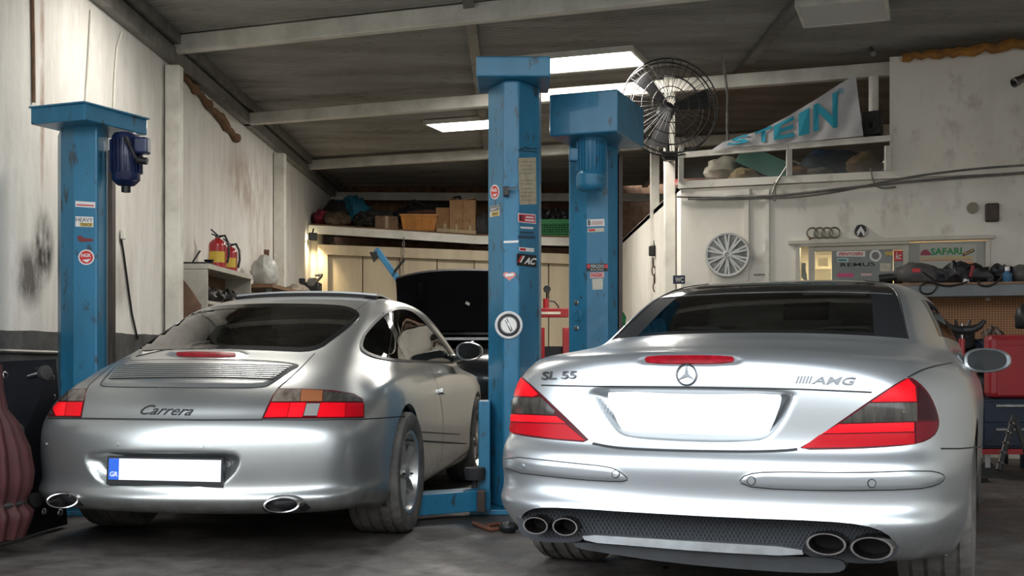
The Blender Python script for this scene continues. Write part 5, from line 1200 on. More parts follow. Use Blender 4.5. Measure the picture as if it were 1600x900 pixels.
# dark van-like car with raised bonnet, facing us
M_bk = mat('black_car_paint', (.006, .006, .007), .22, coat=.5)
NB = [[(x * .80, y, z * 1.36) for x, y, z in r_] for r_ in SL]
bk = Car('black_car', 'black car with its bonnet raised, half hidden behind the grey coupe', (px(716, 0, 10.9).x + .05, 15.3, 0), R(180), NB, [4] * 15, [2] * (len(NB) - 1))
m = MB(); m.v = [Vector(w) for w in bk.W]; m.f = [f for f in bk.F if not (bk.P[f[0]][1] > 3.45 and bk.P[f[0]][2] > .95 and abs(bk.P[f[0]][0]) < .60)]
m.build('body', M_bk, bk.root, smooth=180, root=bk.root, fix=False)
L = lambda q: bk.M @ Vector(q)
hv = []
for i, (y, z, dz) in enumerate(((3.42, 1.16, 0), (3.55, 1.36, .02), (3.75, 1.58, .03), (3.93, 1.745, .0))):
    w = .72 - .01 * i
    for k in range(13): x = -w + 2 * w * k / 12; hv.append(L((x, y, z - .085 * (abs(x) / w) ** 2.6 * (1 if i == 3 else .5) + dz)))
nH = len(hv); hv2 = hv + [v + Vector((0, .035, .02)) for v in hv]; hf = []
for i in range(3):
    for k in range(12): a_ = i * 13 + k; hf += [(a_, a_ + 1, a_ + 14, a_ + 13), (nH + a_, nH + a_ + 13, nH + a_ + 14, nH + a_ + 1)]
for k in range(12): hf += [(k, nH + k, nH + k + 1, k + 1), (39 + k, 40 + k, nH + 40 + k, nH + 39 + k)]
for i in range(3): hf += [(13 * i, 13 * i + 13, nH + 13 * i + 13, nH + 13 * i), (13 * i + 12, nH + 13 * i + 12, nH + 13 * i + 25, 13 * i + 25)]
bo = MB().add(hv2, hf).build('bonnet', mat('bonnet_underside', (.006, .006, .007), .5), bk.root, smooth=50, root=bk.root)
MB().bar(L((-.02, 3.60, 1.42)), L((.02, 3.62, 1.44)), .04, .03).build('latch', M_chrome, bo, root=bk.root)
for x in (-.5, .5): MB().bar(L((x, 3.5, 1.25)), L((x * .9, 3.86, 1.63)), .05, .03).build('bonnet_rib', M_blackg, bo, root=bk.root)
MB().bar(L((-.60, 4.2, 1.07)), L((.60, 4.2, 1.07)), .05, .025).build('front_crossbar', M_steel, bk.root, root=bk.root)
MB().bar(L((-.60, 4.12, 1.12)), L((.60, 4.12, 1.12)), .04, .02).build('front_crossbar', M_blackg, bk.root, root=bk.root)
for x in (-.30, -.08): MB().lathe([(0, 0), (.02, 0), (.02, .01), (0, .012)], L((x, 4.24, 1.03)), (0, -1, 0), 12).build('bolt', M_chrome, bk.root, root=bk.root)
MB().hexa([L(q_) for q_ in ((-.6, 3.4, .5), (.6, 3.4, .5), (.6, 4.1, .5), (-.6, 4.1, .5), (-.6, 3.4, .98), (.6, 3.4, .98), (.6, 4.1, .95), (-.6, 4.1, .95))]).build('engine', M_black, bk.root, root=bk.root, bevel=.05)
for x in (-.64, .64): wheel(bk, x, 1.05, .33, .33, .24, .23); wheel(bk, x, 3.62, .33, .33, .24, .23)
# engine hoist
eh = thing('engine_hoist', 'blue engine hoist boom rising behind the black car bonnet', 'hoist', (px(640, 0, 13.4).x, 15.95, 0))
M_hb = mat('hoist_blue', (.03, .16, .30), .45, noise_s=6, noise_a=.15); a, b = px(588, 389, 16.2), px(640, 462, 16.2)
MB().bar(a, b, .085, .085).build('boom', M_hb, eh, smooth=0, bevel=.008); MB().bar(b - Vector((0, 0, .02)), Vector((b.x, b.y, .1)), .11, .11).build('mast', M_hb, eh, smooth=0, bevel=.008)
for s_ in (-.35, .35): MB().bar((b.x + s_, b.y - .5, .04), (b.x + s_, b.y + .5, .04), .08, .08).build('leg', M_hb, eh, smooth=0)
MB().bar((b.x - .4, b.y + .45, .04), (b.x + .4, b.y + .45, .04), .08, .08).build('crossbar', M_hb, eh, smooth=0)
MB().prism([px(577, 394, 16.15), px(589, 393, 16.15), px(590, 402, 16.15), px(584, 410, 16.15)], (0, .05, 0)).build('hook_head', M_black, eh, smooth=0)
MB().tube([px(616, 425, 16.1), px(628, 410, 16.1), px(632, 405, 16.1)], .018, 8).build('ram', M_black, eh)
def chain(name, label, top, bottom, r=.018, mt=M_steel):
    t = thing(name, label, 'chain', bottom); top = Vector(top); bottom = Vector(bottom); L_ = (top - bottom).length; n_ = int(L_ / (r * 3)); m0 = None
    for i in range(n_):
        c_ = top.lerp(bottom, (i + .5) / n_); ax = Vector((1, 0, 0)) if i % 2 else Vector((0, 1, 0)); pts = [c_ + ax * math.cos(q) * r * .7 + Vector((0, 0, math.sin(q) * r * 1.8)) for q in [2 * math.pi * k / 10 for k in range(10)]]
        MB().tube(pts, r * .28, 5, True).build('chain_link', mt, t)
    return t
chain('hanging_chain', 'thin steel chain hanging from the high shelf by the hoist', px(631, 371, 17.47), px(629, 428, 17.3), .022)
# red workshop press with gauge, seen between the columns
RY = 12.6; rp_ = thing('red_press', 'red hydraulic press with black gauge between the two lift columns', 'press', (px(862, 0, RY).x, RY, 0))
for x in (846, 884): q_ = px(x, 490, RY); MB().box((q_.x, q_.y, .6), (.07, .10, 1.2)).build('upright', M_red, rp_, smooth=0, bevel=.006)
a, b = px(840, 489, RY), px(888, 489, RY); MB().bar(a, b, .12, .10).build('crossbeam', M_red, rp_, smooth=0, bevel=.006)
sticker([(846, 487), (876, 487), (876, 491), (846, 491)], plane_surf((0, RY - .062, 0), (0, -1, 0)), M_cream, rp_, 'name_strip')
q_ = px(853, 478, RY); MB().cyl(q_ - Vector((0, 0, .06)), q_ + Vector((0, 0, .08)), .032, 18).build('cylinder', M_red, rp_)
q_ = px(854.5, 452, RY); g = MB().lathe([(0, 0), (.04, 0), (.04, .03), (.034, .035), (0, .03)], q_ - Vector((0, .02, 0)), (0, -1, 0), 24).build('gauge', M_black, rp_); MB().cyl(q_ - Vector((0, 0, .04)), q_ - Vector((0, 0, .12)), .010, 8).build('gauge_stem', M_black, rp_)
MB().tube([px(858, 470, RY), px(866, 471, RY), px(872, 478, RY), px(875, 487, RY)], .008, 8).build('hose', M_black, rp_)
MB().box((px(864, 0, RY).x, RY + .02, .42), (.34, .12, .05)).build('table', M_red, rp_, smooth=0); MB().box((px(862, 0, RY).x, RY, .025), (.22, .4, .05)).build('base', M_red, rp_, smooth=0)
MB().box((px(864, 0, RY).x, RY + .09, .72), (.26, .02, .55)).build('guard_panel', M_black, rp_, smooth=0)
# ------------------------------------------------------------------ left side: cabinet, extinguishers, bench, hoses
cab = thing('wall_cabinet', 'off-white open cabinet against the left wall behind the white post', 'cabinet', (-2.98, 11.5, 0)); M_cab = mat('cabinet_white', (.44, .42, .36), .6, noise_s=4, noise_a=.12)
CX0, CX1, CY0, CY1, CZ = -3.09, -2.80, 10.6, 12.35, px(325, 416, 10.6).z
MB().box(((CX0 + CX1) / 2, CY0, CZ / 2), (CX1 - CX0, .03, CZ)).build('end_panel', M_cab, cab, smooth=0); MB().box(((CX0 + CX1) / 2, CY1, CZ / 2), (CX1 - CX0, .03, CZ)).build('end_panel', M_cab, cab, smooth=0)
MB().box(((CX0 + CX1) / 2, (CY0 + CY1) / 2, CZ), (CX1 - CX0 + .03, CY1 - CY0 + .05, .045)).build('top', M_cab, cab, smooth=0)
for z in (.1, .55, 1.0, CZ - .33): MB().box(((CX0 + CX1) / 2, (CY0 + CY1) / 2, z), (CX1 - CX0 - .01, CY1 - CY0 - .03, .03)).build('shelf', M_cab, cab, smooth=0)
MB().box((CX0 + .012, (CY0 + CY1) / 2, CZ / 2), (.012, CY1 - CY0, CZ)).build('back_panel', M_wood, cab, smooth=0)
for k in range(4): tag(blob('spare_part', ((CX0 + CX1) / 2 + .03, 11.0 + k * .33, CZ - .33 + .075), (.09, .10, .08), mat('dirty_metal', (.06, .055, .05), .5, .5), None, 30 + k, .5, 3), ['rusty spare part nearest the end panel inside the white cabinet', 'second greasy spare part inside the white cabinet', 'third greasy spare part inside the white cabinet', 'farthest greasy spare part inside the white cabinet'][k], 'car part', 'spare parts in the white cabinet')
def extinguisher(label, c, h, r, rz=0):
    c = Vector(c); t = thing('fire_extinguisher', label, 'extinguisher', c, 0, 'fire extinguishers on the white cabinet'); m_ex = mat('extinguisher_red', (.33, .014, .02), .35, coat=.4)
    MB().lathe([(r * .85, 0), (r, .012), (r, h * .62), (r * .92, h * .70), (r * .6, h * .78), (r * .28, h * .82), (r * .28, h * .86)], c, seg=28).build('cylinder', m_ex, t)
    lb = MB(); k = 12
    for z in (h * .16, h * .46):
        for q in range(k + 1): a_ = R(-140 + 120 * q / k); lb.v.append(c + Vector((math.cos(a_) * (r + .002), math.sin(a_) * (r + .002), z)))
    lb.f = [(q, q + 1, k + 2 + q, k + 1 + q) for q in range(k)]; lb.build('yellow_label', mat('label_yellow', (.55, .38, .05), .5), t)
    MB().box(c + Vector((0, 0, h * .88)), (.035, .05, .035)).build('valve', M_steel, t, bevel=.004)
    MB().bar(c + Vector((.01, -.03, h * .90)), c + Vector((-.05, -.06, h * 1.06)), .02, .012).build('lever', M_black, t, smooth=0); MB().bar(c + Vector((.01, -.03, h * .87)), c + Vector((-.04, -.07, h * .93)), .018, .01).build('carry_handle', M_black, t, smooth=0)
    MB().tube([c + Vector(v) for v in ((.02, 0, h * .88), (r * .9, -.02, h * .9), (r * 1.35, -.03, h * .7), (r * 1.4, -.03, h * .4), (r * 1.2, -.03, h * .15))], .012, 8).build('hose', M_black, t)
    return t
extinguisher('larger front fire extinguisher on the white cabinet', (px(359, 0, 11.3).x - .12, 11.3, CZ + .023), .36, .085)
extinguisher('smaller rear fire extinguisher on the white cabinet', (-2.93, 11.95, CZ + .023), .33, .08)
t = thing('tool_tray', 'flat black tray with tools at the near end of the white cabinet', 'tray', (-2.95, 10.85, CZ + .023))
MB().box((-2.95, 10.85, CZ + .035), (.22, .34, .022)).build('tray', M_black, t, smooth=0, bevel=.004); MB().lathe([(.03, .05), (.05, .085), (.045, .085), (.028, .055)], (-2.88, 10.95, CZ + .0), seg=20).build('bowl', M_black, t); MB().bar((-2.99, 10.78, CZ + .05), (-2.93, 10.82, CZ + .16), .025, .012).build('file', M_black, t, smooth=0)
lb = thing('leaning_board', 'worn brown board leaning on the cabinet end by the white post', 'board', (px(296, 0, 10.45).x, 10.45, 0)); q_ = px(292, 460, 10.45)
MB().prism([px(286, 437, 10.45), px(298, 452, 10.45), px(314, 476, 10.45), Vector((px(314, 476, 10.45).x, 10.45, 0)), Vector((px(286, 476, 10.45).x, 10.45, 0))], (0, .02, 0)).build('board', mat('brown_board', (.16, .09, .06), .7, noise_s=6, noise_a=.2), lb, smooth=0)
bn = thing('wall_bench', 'grey bench along the left wall behind the grey coupe', 'bench', (-2.85, 14.9, 0)); BZ = px(430, 452, 14.0).z
MB().box((-2.87, 14.95, BZ - .02), (.44, 4.4, .04)).build('top', M_wood, bn, smooth=0)
for y in (12.9, 15.0, 17.0):
    for x in (-3.03, -2.72): MB().box((x, y, (BZ - .04) / 2), (.05, .05, BZ - .04)).build('leg', M_grey, bn, smooth=0)
p = px(408, 449, 13.3); tag(blob('plastic_bag', (-2.86, 13.3, BZ + .13), (.15, .16, .22), mat('white_plastic', (.50, .50, .46), .4, noise_s=9, noise_a=.2), None, 41, .3), 'crumpled white plastic bag on the wall bench beside the extinguishers', 'bag')
for k, (x, y0_, w, Y, lab) in enumerate(((412, 390, 14, 14.4, 'tall brown board standing left of the second white post'), (441, 399, 6, 15.6, 'narrow brown board standing right of the second white post'))):
    q_ = px(x, y0_, Y); t = MB().box((min(q_.x, -2.9), Y, (q_.z + BZ) / 2), (w * Y / F, .02, q_.z - BZ), 0, Matrix.Rotation(R(3), 3, 'Y')).build('leaning_board', mat('brown_board', (.16, .09, .06), .7), smooth=0); tag(t, lab, 'board')
gm = thing('small_engine', 'small black engine with chrome parts at the far end of the wall bench', 'engine', (-2.78, 16.2, BZ)); c_ = Vector((-2.82, 16.2, BZ))
MB().box(c_ + Vector((0, 0, .10)), (.26, .26, .20)).build('block', M_black, gm, bevel=.02); MB().cyl(c_ + Vector((.02, -.14, .20)), c_ + Vector((.02, .1, .22)), .06, 18).build('cylinder', M_steel, gm); MB().tube([c_ + Vector(v) for v in ((.1, -.1, .22), (.16, -.12, .28), (.15, 0, .31), (.05, .05, .3))], .02, 8).build('pipe', M_chrome, gm); MB().box(c_ + Vector((-.12, -.05, .22)), (.08, .1, .07)).build('air_box', M_black, gm, bevel=.01)
tag(blob('paper_pile', (-2.84, 15.3, BZ + .05), (.14, .3, .08), mat('dirty_paper', (.3, .25, .2), .8, noise_s=12, noise_a=.2), None, 44, .3), 'low heap of dirty papers on the wall bench', 'papers')
# wall cables on the left
def cable(name, label, pts, r, mt, cat='cable'):
    return tag(MB().tube(pts, r, 6).build(name, mt), label, cat)
wlp = lambda x, y: on_plane(x, y, (WX + .012, 0, 0), (1, 0, 0))
cable('wall_cable', 'black hanging cable on the left wall beside the blue column', [wlp(189, 372), wlp(193, 395), wlp(199, 440), wlp(206, 490), wlp(215, 530)], .009, M_black)
MB_s = wlp(190, 372); tag(MB().box(MB_s + Vector((.015, 0, .03)), (.03, .06, .08)).build('wall_socket', M_white, bevel=.005), 'small grey socket on the left wall above the hanging cable', 'socket')
cable('wall_cable', 'pale wire running down the left wall above the blue column', [wlp(142, 15), wlp(140, 60), wlp(137, 110), wlp(134, 165)], .007, M_white)
cable('wall_cable', 'pale double wire down the left wall above the dark blue motor', [wlp(190, 50), wlp(183, 75), wlp(180, 110), wlp(177, 180)], .008, M_white)
cable('wall_pipe', 'rust streaked thin pipe at the far left of the wall', [wlp(50, -40), wlp(52, 60), wlp(53, 160)], .012, mat('rusty_pipe', (.25, .14, .08), .7, noise_s=9, noise_a=.2), 'pipe')
# black studded ramp panel against the left wall, and red bellows hose
rm = thing('studded_panel', 'black studded metal panel leaning on the left wall beside the grey coupe', 'panel', (px(60, 0, 5.9).x, 5.9, 0)); m_pn = mat('black_panel', (.006, .0065, .010), .6, spec=.2, noise_s=6, noise_a=.3)
PA, PB, PC, PD = px(-40, 566, 5.75), px(88, 560, 6.2), px(106, 800, 6.35), px(-40, 830, 5.55)
PC.z = PD.z = .02
MB().prism([PA, PB, PC, PD], (-.04, .05, 0)).build('panel', m_pn, rm, smooth=0, bevel=.006)
pn = (PB - PA).cross(PD - PA).normalized(); pn = -pn if pn.y > 0 else pn
for i in range(4):
    for k in range(8):
        c_ = PA.lerp(PB, .34 + .19 * i).lerp(PD.lerp(PC, .34 + .19 * i), .08 + k * .115 + .03 * (i % 2)); MB().lathe([(.020, 0), (.020, .006), (.012, .012), (.012, .004), (0, .004)], c_, pn, 12).build('stud', M_steel, rm)
MB().prism([PA.lerp(PB, .70).lerp(PD.lerp(PC, .70), q_) + pn * .008 for q_ in (.05,)] + [PA.lerp(PB, .80).lerp(PD.lerp(PC, .80), .05) + pn * .008, PA.lerp(PB, .88).lerp(PD.lerp(PC, .88), .62) + pn * .008, PA.lerp(PB, .80).lerp(PD.lerp(PC, .80), .62) + pn * .008], -pn * .006).build('worn_strip', mat('worn_metal', (.10, .085, .07), .6, .3, noise_s=12, noise_a=.3), rm, smooth=0)
for x, y in ((58, 586), (14, 676), (42, 784)):
    a = px(x, y, 5.82); MB().cyl(a - pn * .06, a + pn * .07, .014, 10).build('clamp_bolt', M_chrome, rm); MB().lathe([(.034, 0), (.038, .01), (.038, .03), (.03, .036), (0, .036)], a + pn * .04, pn, 20).build('clamp_wheel', M_rubber, rm)
cable('wall_rail', 'thin rail along the dark band of the left wall', [wlp(-30, 547), wlp(100, 551)], .012, M_grey, 'rail')
rh = thing('red_bellows', 'dark red pleated bellows hose standing at the left edge', 'hose', (px(-18, 0, 5.45).x, 5.45, 0)); c_ = Vector((px(-18, 0, 5.45).x, 5.45, 0)); m_rb = mat('bellows_red', (.045, .006, .006), .75, noise_s=6, noise_a=.2)
zz = lambda y: px(0, y, 5.45).z
prof = [(.150, zz(840)), (.180, zz(812)), (.186, zz(800)), (.155, zz(788)), (.158, zz(780)), (.178, zz(765)), (.188, zz(740)), (.170, zz(700)), (.120, zz(660)), (.078, zz(640)), (.062, zz(610)), (.055, zz(570))]
prof = [(r_, max(.0, z_)) for r_, z_ in prof]
MB().lathe(prof, c_, seg=144, rfun=lambda a_, h_: 1 + .085 * math.cos(a_ * 16)).build('pleated_sleeve', m_rb, rh, smooth=60); MB().lathe([(.160, zz(790)), (.168, zz(786)), (.160, zz(782))], c_, seg=60).build('clamp_band', M_rubber, rh)
# ------------------------------------------------------------------ office front: mezzanine edge
rail = thing('mezzanine_rail', 'white metal rail with short posts along the mezzanine edge', 'railing', off(1220, 285)); MB().bar(off(1060, 243, .03), off(1392, 216, .03), .04, .055).build('top_bar', M_white, rail, smooth=0)
for x in (1064, 1233, 1387): a = off(x, 240, .03); MB().bar(Vector((a.x, a.y, ZL + .02)), Vector((a.x, a.y, off(x, 228, .03).z)), .05, .035, (0, 1, 0)).build('post', M_white, rail, smooth=0)
m_pl = glass('clear_sheet', (.80, .78, .72), .12, 1.45, .8)
for k, (xa, xb) in enumerate(((1066, 1230), (1236, 1385))):
    a, b = off(xa, 262, .01), off(xb, 252, .01); za, zb2 = off(xa, 243).z, off(xb, 220).z
    o = MB().hexa([Vector((p.x, p.y, z)) + ON * d for z, d0 in ((ZL + .02, 0), (None, 0)) for p, zz_, d in ((a, za, .0), (b, zb2, .0), (b, zb2, -.005), (a, za, -.005)) for z in [z if z else zz_]]).build('plastic_sheet', m_pl, smooth=0); tag(o, ['clear plastic sheet behind the left half of the mezzanine rail', 'clear plastic sheet behind the right half of the mezzanine rail'][k], 'sheet')
def mez(x, y, d): return off(x, y, -d)
def mblob(name, label, cat, x, w, h, d, mt, seed, amp=.3):
    a = off(x, 270, -d); w = w * a.y / F / 2; h = h * a.y / F; return tag(blob(name, Vector((a.x, a.y, ZL + h * .42)), (w, .22, h * .62), mt, None, seed, amp, flat=.68), label, cat)
mblob('clear_bag', 'pale translucent bag on the mezzanine under the flag tail', 'bag', 1130, 60, 46, .5, mat('pale_plastic', (.42, .42, .40), .35, noise_s=6, noise_a=.25), 51, .4)
mblob('cream_bundle', 'cream cloth bundle beside the teal box on the mezzanine', 'bundle', 1160, 46, 26, .35, mat('cream_cloth', (.38, .31, .19), .8, noise_s=6, noise_a=.2), 52)
mblob('brown_bundle', 'brown bundle left of the rail post on the mezzanine', 'bundle', 1246, 40, 22, .3, mat('brown_cloth', (.20, .11, .06), .8), 53)
mblob('blue_tarpaulin', 'dark blue tarpaulin heap behind the right plastic sheet', 'tarpaulin', 1300, 105, 52, .6, mat('blue_tarp', (.03, .055, .10), .6, noise_s=5, noise_a=.3), 54)
mblob('white_bag', 'white crumpled bag in front of the blue tarpaulin', 'bag', 1276, 44, 18, .25, mat('pale_plastic', (.42, .42, .40), .35), 55)
mblob('foil_bundle', 'tan crumpled wrap at the right end of the mezzanine', 'bundle', 1350, 50, 40, .3, mat('tan_wrap', (.30, .22, .13), .5, noise_s=8, noise_a=.3), 56)
a = off(1090, 272, -.25); tag(MB().box((a.x, a.y, ZL + .035), (.42, .2, .06), -YAW).build('red_sign', mat('sign_red', (.45, .07, .06), .5, noise_s=9, col2=(.55, .5, .45)), smooth=0, bevel=.004), 'red and white flat sign lying at the left end of the mezzanine', 'sign')
a = off(1196, 252, -.4); tag(MB().box(Vector((a.x, a.y, ZL + .20)), (.52, .25, .20), 0, Matrix.Rotation(-YAW, 3, 'Z') @ Matrix.Rotation(R(27), 3, 'Y')).build('teal_box', mat('teal_card', (.09, .26, .25), .6, noise_s=4, noise_a=.1), smooth=0, bevel=.006), 'tilted teal box on the mezzanine below the flag', 'box')
spk = thing('speaker', 'black loudspeaker at the right end of the mezzanine opening', 'speaker', off(1362, 210, -.1)); a = off(1363, 194, -.12); MB().box(a, (.17, .16, .22), -YAW - .15).build('cabinet', M_black, spk, bevel=.008); MB().lathe([(.06, .0), (.07, .005), (.055, .008), (.03, .0), (0, .0)], a + ON * .082 + Vector((0, 0, -.02)), ON, 24).build('cone', M_rubber, spk); MB().box(Vector((a.x, a.y, (a.z - .11 + off(1363, 218).z) / 2)), (.06, .06, max(.03, a.z - .11 - off(1363, 218).z)), -YAW).build('foot', M_black, spk)
a = off(1365, 120, -.12); tag(MB().cyl(a, Vector((a.x, a.y, off(1365, 181).z)), .045, 18).build('drain_pipe', M_white), 'short white pipe above the loudspeaker', 'pipe')
cable('spiral_hose', 'grey ribbed hose hanging below the unlit ceiling panel', [off(1362, 84 - 6 * k, -.02 - .1 * k) + Vector((.012 * (-1) ** k, 0, 0)) for k in range(7)], .028, M_grey, 'hose')
# flag with cut off lettering
fg = thing('flag', 'white triangular flag with turquoise letters hung over the mezzanine rail', 'flag', off(1240, 232, .06)); fs_ = lambda x, y: (off(x, y, .070 + .007 * math.sin(x * .16 + y * .07)), ON)
m_flag = mat('flag_white', (.52, .51, .52), .8, noise_s=3, noise_a=.08); m_cy = mat('flag_cyan', (.02, .30, .42), .7)
plate_on([(1337, 117), (1342, 160), (1349, 212), (1300, 217), (1230, 224), (1160, 229), (1112, 234), (1130, 222), (1190, 203), (1232, 181), (1280, 152), (1312, 131)], fs_, m_flag, fg, 'cloth', 0, .004, 7, smooth=60)
for ch, q_ in (('S', ((1134, 228), (1170, 224), (1146, 216), (1170, 209))), ('T', ((1180, 224), (1206, 220), (1180, 207), (1206, 196))), ('E', ((1209, 219), (1241, 214), (1209, 197), (1241, 181))), ('I', ((1248, 213), (1265, 209), (1248, 178), (1265, 168))), ('N', ((1271, 206), (1309, 199), (1271, 165), (1309, 142)))):
    letters(ch, q_, fs_, m_cy, fg, 'flag_letter', .012, .004, offset=.03)
for a_ in range(0,): pass
ring_ = [(1313 + 5 * math.cos(q), 143 + 5 * math.sin(q)) for q in np.linspace(0, 2 * math.pi, 24)]
letters('®', ((1309, 148), (1319, 147), (1309, 138), (1319, 137)), fs_, m_cy, fg, 'flag_mark', .004, .002)
# cables draped along the wall
for k, (pts, r_, lab) in enumerate((([(1058, 307), (1150, 309), (1230, 305), (1330, 293), (1450, 281), (1600, 270), (1640, 267)], .014, 'upper grey cable bundle draped across the white office front'), ([(1075, 311), (1190, 310), (1250, 308), (1320, 298), (1380, 284), (1450, 272), (1540, 262), (1640, 256)], .011, 'second grey cable looping across the white office front'), ([(1210, 285), (1212, 320), (1204, 300), (1228, 262), (1236, 250), (1250, 256)], .010, 'grey cable hanging from the rail post of the mezzanine'), ([(1360, 262), (1364, 285), (1375, 295), (1400, 292)], .008, 'thin cable loop under the right end of the mezzanine'))):
    cable('wall_cable', lab, [off(x, y, .03) for x, y in smooth_line(pts)], r_, M_grey)
for x0_, x1_, y0_, y1_ in ((1163, 1170, 300, 460), (1196, 1202, 296, 460)): 
    o = MB(); opanel(o, x0_, y0_, x1_, y1_, 0, .02); o = o.build('trim_%d' % (8 if x0_ < 1180 else 9), mo, smooth=0); o['kind'] = 'structure'
cd = MB(); opanel(cd, 1085, 298, 1172, 307, 0, .03); tag(cd.build('cable_duct', M_white, smooth=0), 'white plastic cable duct on the office front above the wheel cover', 'duct')
cable('roof_cable', 'grey cable dangling from the roof to the mezzanine rail', [px(1118, 60, 10.9), px(1130, 95, 11.0), px(1137, 150, 11.2), px(1136, 200, 11.3), px(1138, 235, 11.35)], .014, M_grey)
# wheel cover
wc = thing('wheel_cover', 'silver multi-spoke wheel cover hung on the white office wall', 'wheel cover', off(1137, 398, .02)); c_ = off(1137, 398, .03); rr = 35 * c_.y / F
m_wc = mat('cover_silver', (.48, .47, .44), .35, .4)
MB().lathe([(rr * .87, 0), (rr * .88, .03), (rr * .97, .032), (rr, .02), (rr, .0)], c_, ON, 48).build('outer_ring', m_wc, wc)
MB().lathe([(0, -.012), (rr * .9, -.012), (rr * .9, -.006), (0, -.006)], c_, ON, 40).build('backing', mat('cover_backing', (.08, .075, .07), .7), wc)  # dark disc behind the spokes
e1 = Vector((0, 0, 1)); e2 = ON.cross(e1)
for k in range(10):
    for dq in (-.10, .10):
        a_ = 2 * math.pi * k / 10 + dq; d = e1 * math.cos(a_) + e2 * math.sin(a_); d2 = e1 * math.cos(a_ - dq * .6) + e2 * math.sin(a_ - dq * .6)
        MB().bar(c_ + d2 * rr * .16 + ON * .022, c_ + d * rr * .9 + ON * .02, .020, .014, ON).build('spoke', m_wc, wc, smooth=0)
MB().lathe([(rr * .2, 0), (rr * .2, .03), (rr * .1, .034), (rr * .06, .02), (0, .02)], c_, ON, 24).build('hub', m_wc, wc)
MB().bar(off(1178, 429, .01), off(1202, 429, .01), .012, .012).build('hook_bar', M_grey, wc, smooth=0)
# badges above the window
ar_ = thing('ring_badge', 'chrome badge of four linked rings above the office window', 'badge', off(1287, 364))
for k in range(4):
    c_ = off(1269 + 11.5 * k, 364 - .2 * k, .02); r_ = 8 * c_.y / F
    MB().tube([c_ + e1 * math.cos(q) * r_ + e2 * math.sin(q) * r_ for q in [2 * math.pi * i / 28 for i in range(28)]], .0075, 8, True).build('ring', mat('badge_dark_chrome', (.22, .20, .16), .35, .8), ar_)
MB().bar(off(1265, 372, .03), off(1267, 380, .03), .02, .012, ON).build('hanger', M_wood, ar_, smooth=0)
rb_ = thing('round_badge', 'round dark badge with light chevron above the office window', 'badge', off(1345, 361)); c_ = off(1345, 361, .012); r_ = 10 * c_.y / F
MB().lathe([(0, 0), (r_, 0), (r_, .012), (r_ * .86, .018), (r_ * .84, .012), (0, .012)], c_, ON, 32).build('disc', M_black, rb_); MB().tube([c_ + ON * .016 + e1 * math.cos(q) * r_ * .93 + e2 * math.sin(q) * r_ * .93 for q in [2 * math.pi * i / 28 for i in range(28)]], .005, 6, True).build('rim', M_steel, rb_)
so_ = plane_surf(OO + ON * .03, ON)
for k in (0, 1): plate_on([(1338, 368 - k * 4), (1345, 357 - k * 4), (1352, 368 - k * 4), (1349, 368 - k * 4), (1345, 361 - k * 4), (1341, 368 - k * 4)], so_, M_sticker, rb_, 'chevron', .0, .006, 20)
t = tag(MB().lathe([(0, 0), (.05, 0), (.05, .02), (0, .02)], off(1520, 325, .01), ON, 24).build('round_plaque', mat('brass_dull', (.20, .17, .12), .5, .3), smooth=30), 'small dull oval plaque beside the brown box on the office wall', 'plaque')
bx_ = MB(); opanel(bx_, 1539, 318, 1561, 347, 0, .05); tag(bx_.build('brown_plaque', mat('dark_brown', (.07, .045, .035), .6, noise_s=9, noise_a=.3), smooth=0, bevel=.015), 'rounded dark brown plaque high on the office wall', 'plaque')
cmr = thing('security_camera', 'silver cylindrical camera on the right edge of the office wall', 'camera', off(1600, 120, .1)); a, b = off(1612, 116, .25), off(1577, 133, .40)
MB().lathe([(.030, 0), (.036, .01), (.036, .16), (.042, .165), (.042, .21), (.034, .215), (.03, .20), (0, .20)], a, b - a, 24).build('housing', M_steel, cmr); MB().lathe([(0, .202), (.028, .202), (.02, .207), (0, .207)], a, b - a, 20).build('lens', M_blackg, cmr); MB().tube([a, off(1625, 120, .12), off(1630, 118, 0)], .015, 8).build('bracket', M_steel, cmr)
# ------------------------------------------------------------------ office window
wn = setting('window_1'); M_fr = mat('window_frame', (.55, .51, .43), .5, noise_s=5, noise_a=.08)
def wbox(nm, x0_, y0_, x1_, y1_, d0, d1, mt, parent): m = MB(); opanel(m, x0_, y0_, x1_, y1_, d0, d1); return m.build(nm, mt, parent, smooth=0, bevel=.004)
wbox('lintel', 1232, 372, 1553, 378, 0, .045, M_fr, wn); wbox('head_rail', 1243, 378, 1420, 384, -.06, .03, M_fr, wn)
wbox('jamb', 1243, 378, 1250, 470, -.08, .03, M_fr, wn); wbox('jamb', 1540, 376, 1547, 470, -.08, .03, M_fr, wn)
wbox('sash_stile', 1263, 384, 1273, 470, -.05, -.01, M_fr, wn); wbox('sash_stile', 1411, 382, 1420, 470, -.05, -.01, M_fr, wn); wbox('sash_rail', 1273, 384, 1411, 391, -.05, -.01, M_fr, wn)
g_ = glass('window_glass', (.75, .78, .74), .02); wbox('pane', 1273, 391, 1411, 470, -.034, -.030, g_, wn); wbox('pane', 1250, 384, 1263, 470, -.064, -.060, g_, wn)
sp_ = plane_surf(OO + ON * -.026, ON)
panel = wbox('tinted_film', 1299, 391, 1395, 470, -.050, -.040, mat('window_film', (.075, .078, .07), .35, noise_s=3, noise_a=.15), wn)
wbox('tinted_film', 1396, 391, 1411, 470, -.050, -.040, mat('window_film', (.075, .078, .07), .35), wn)
def wst(x0_, y0_, x1_, y1_, mt, nm='sticker', lift=.002): return plate_on(rect_px(x0_, y0_, x1_, y1_), sp_, mt, wn, nm, lift, .0015, 40)
s = wst(1307, 392, 1352, 401, M_sticker); letters('PENTOSIN', ((1311, 399.5), (1348, 399), (1311, 394.5), (1348, 394)), sp_, M_sred, s, 'print', .004, .001, offset=.03, shear=.15)
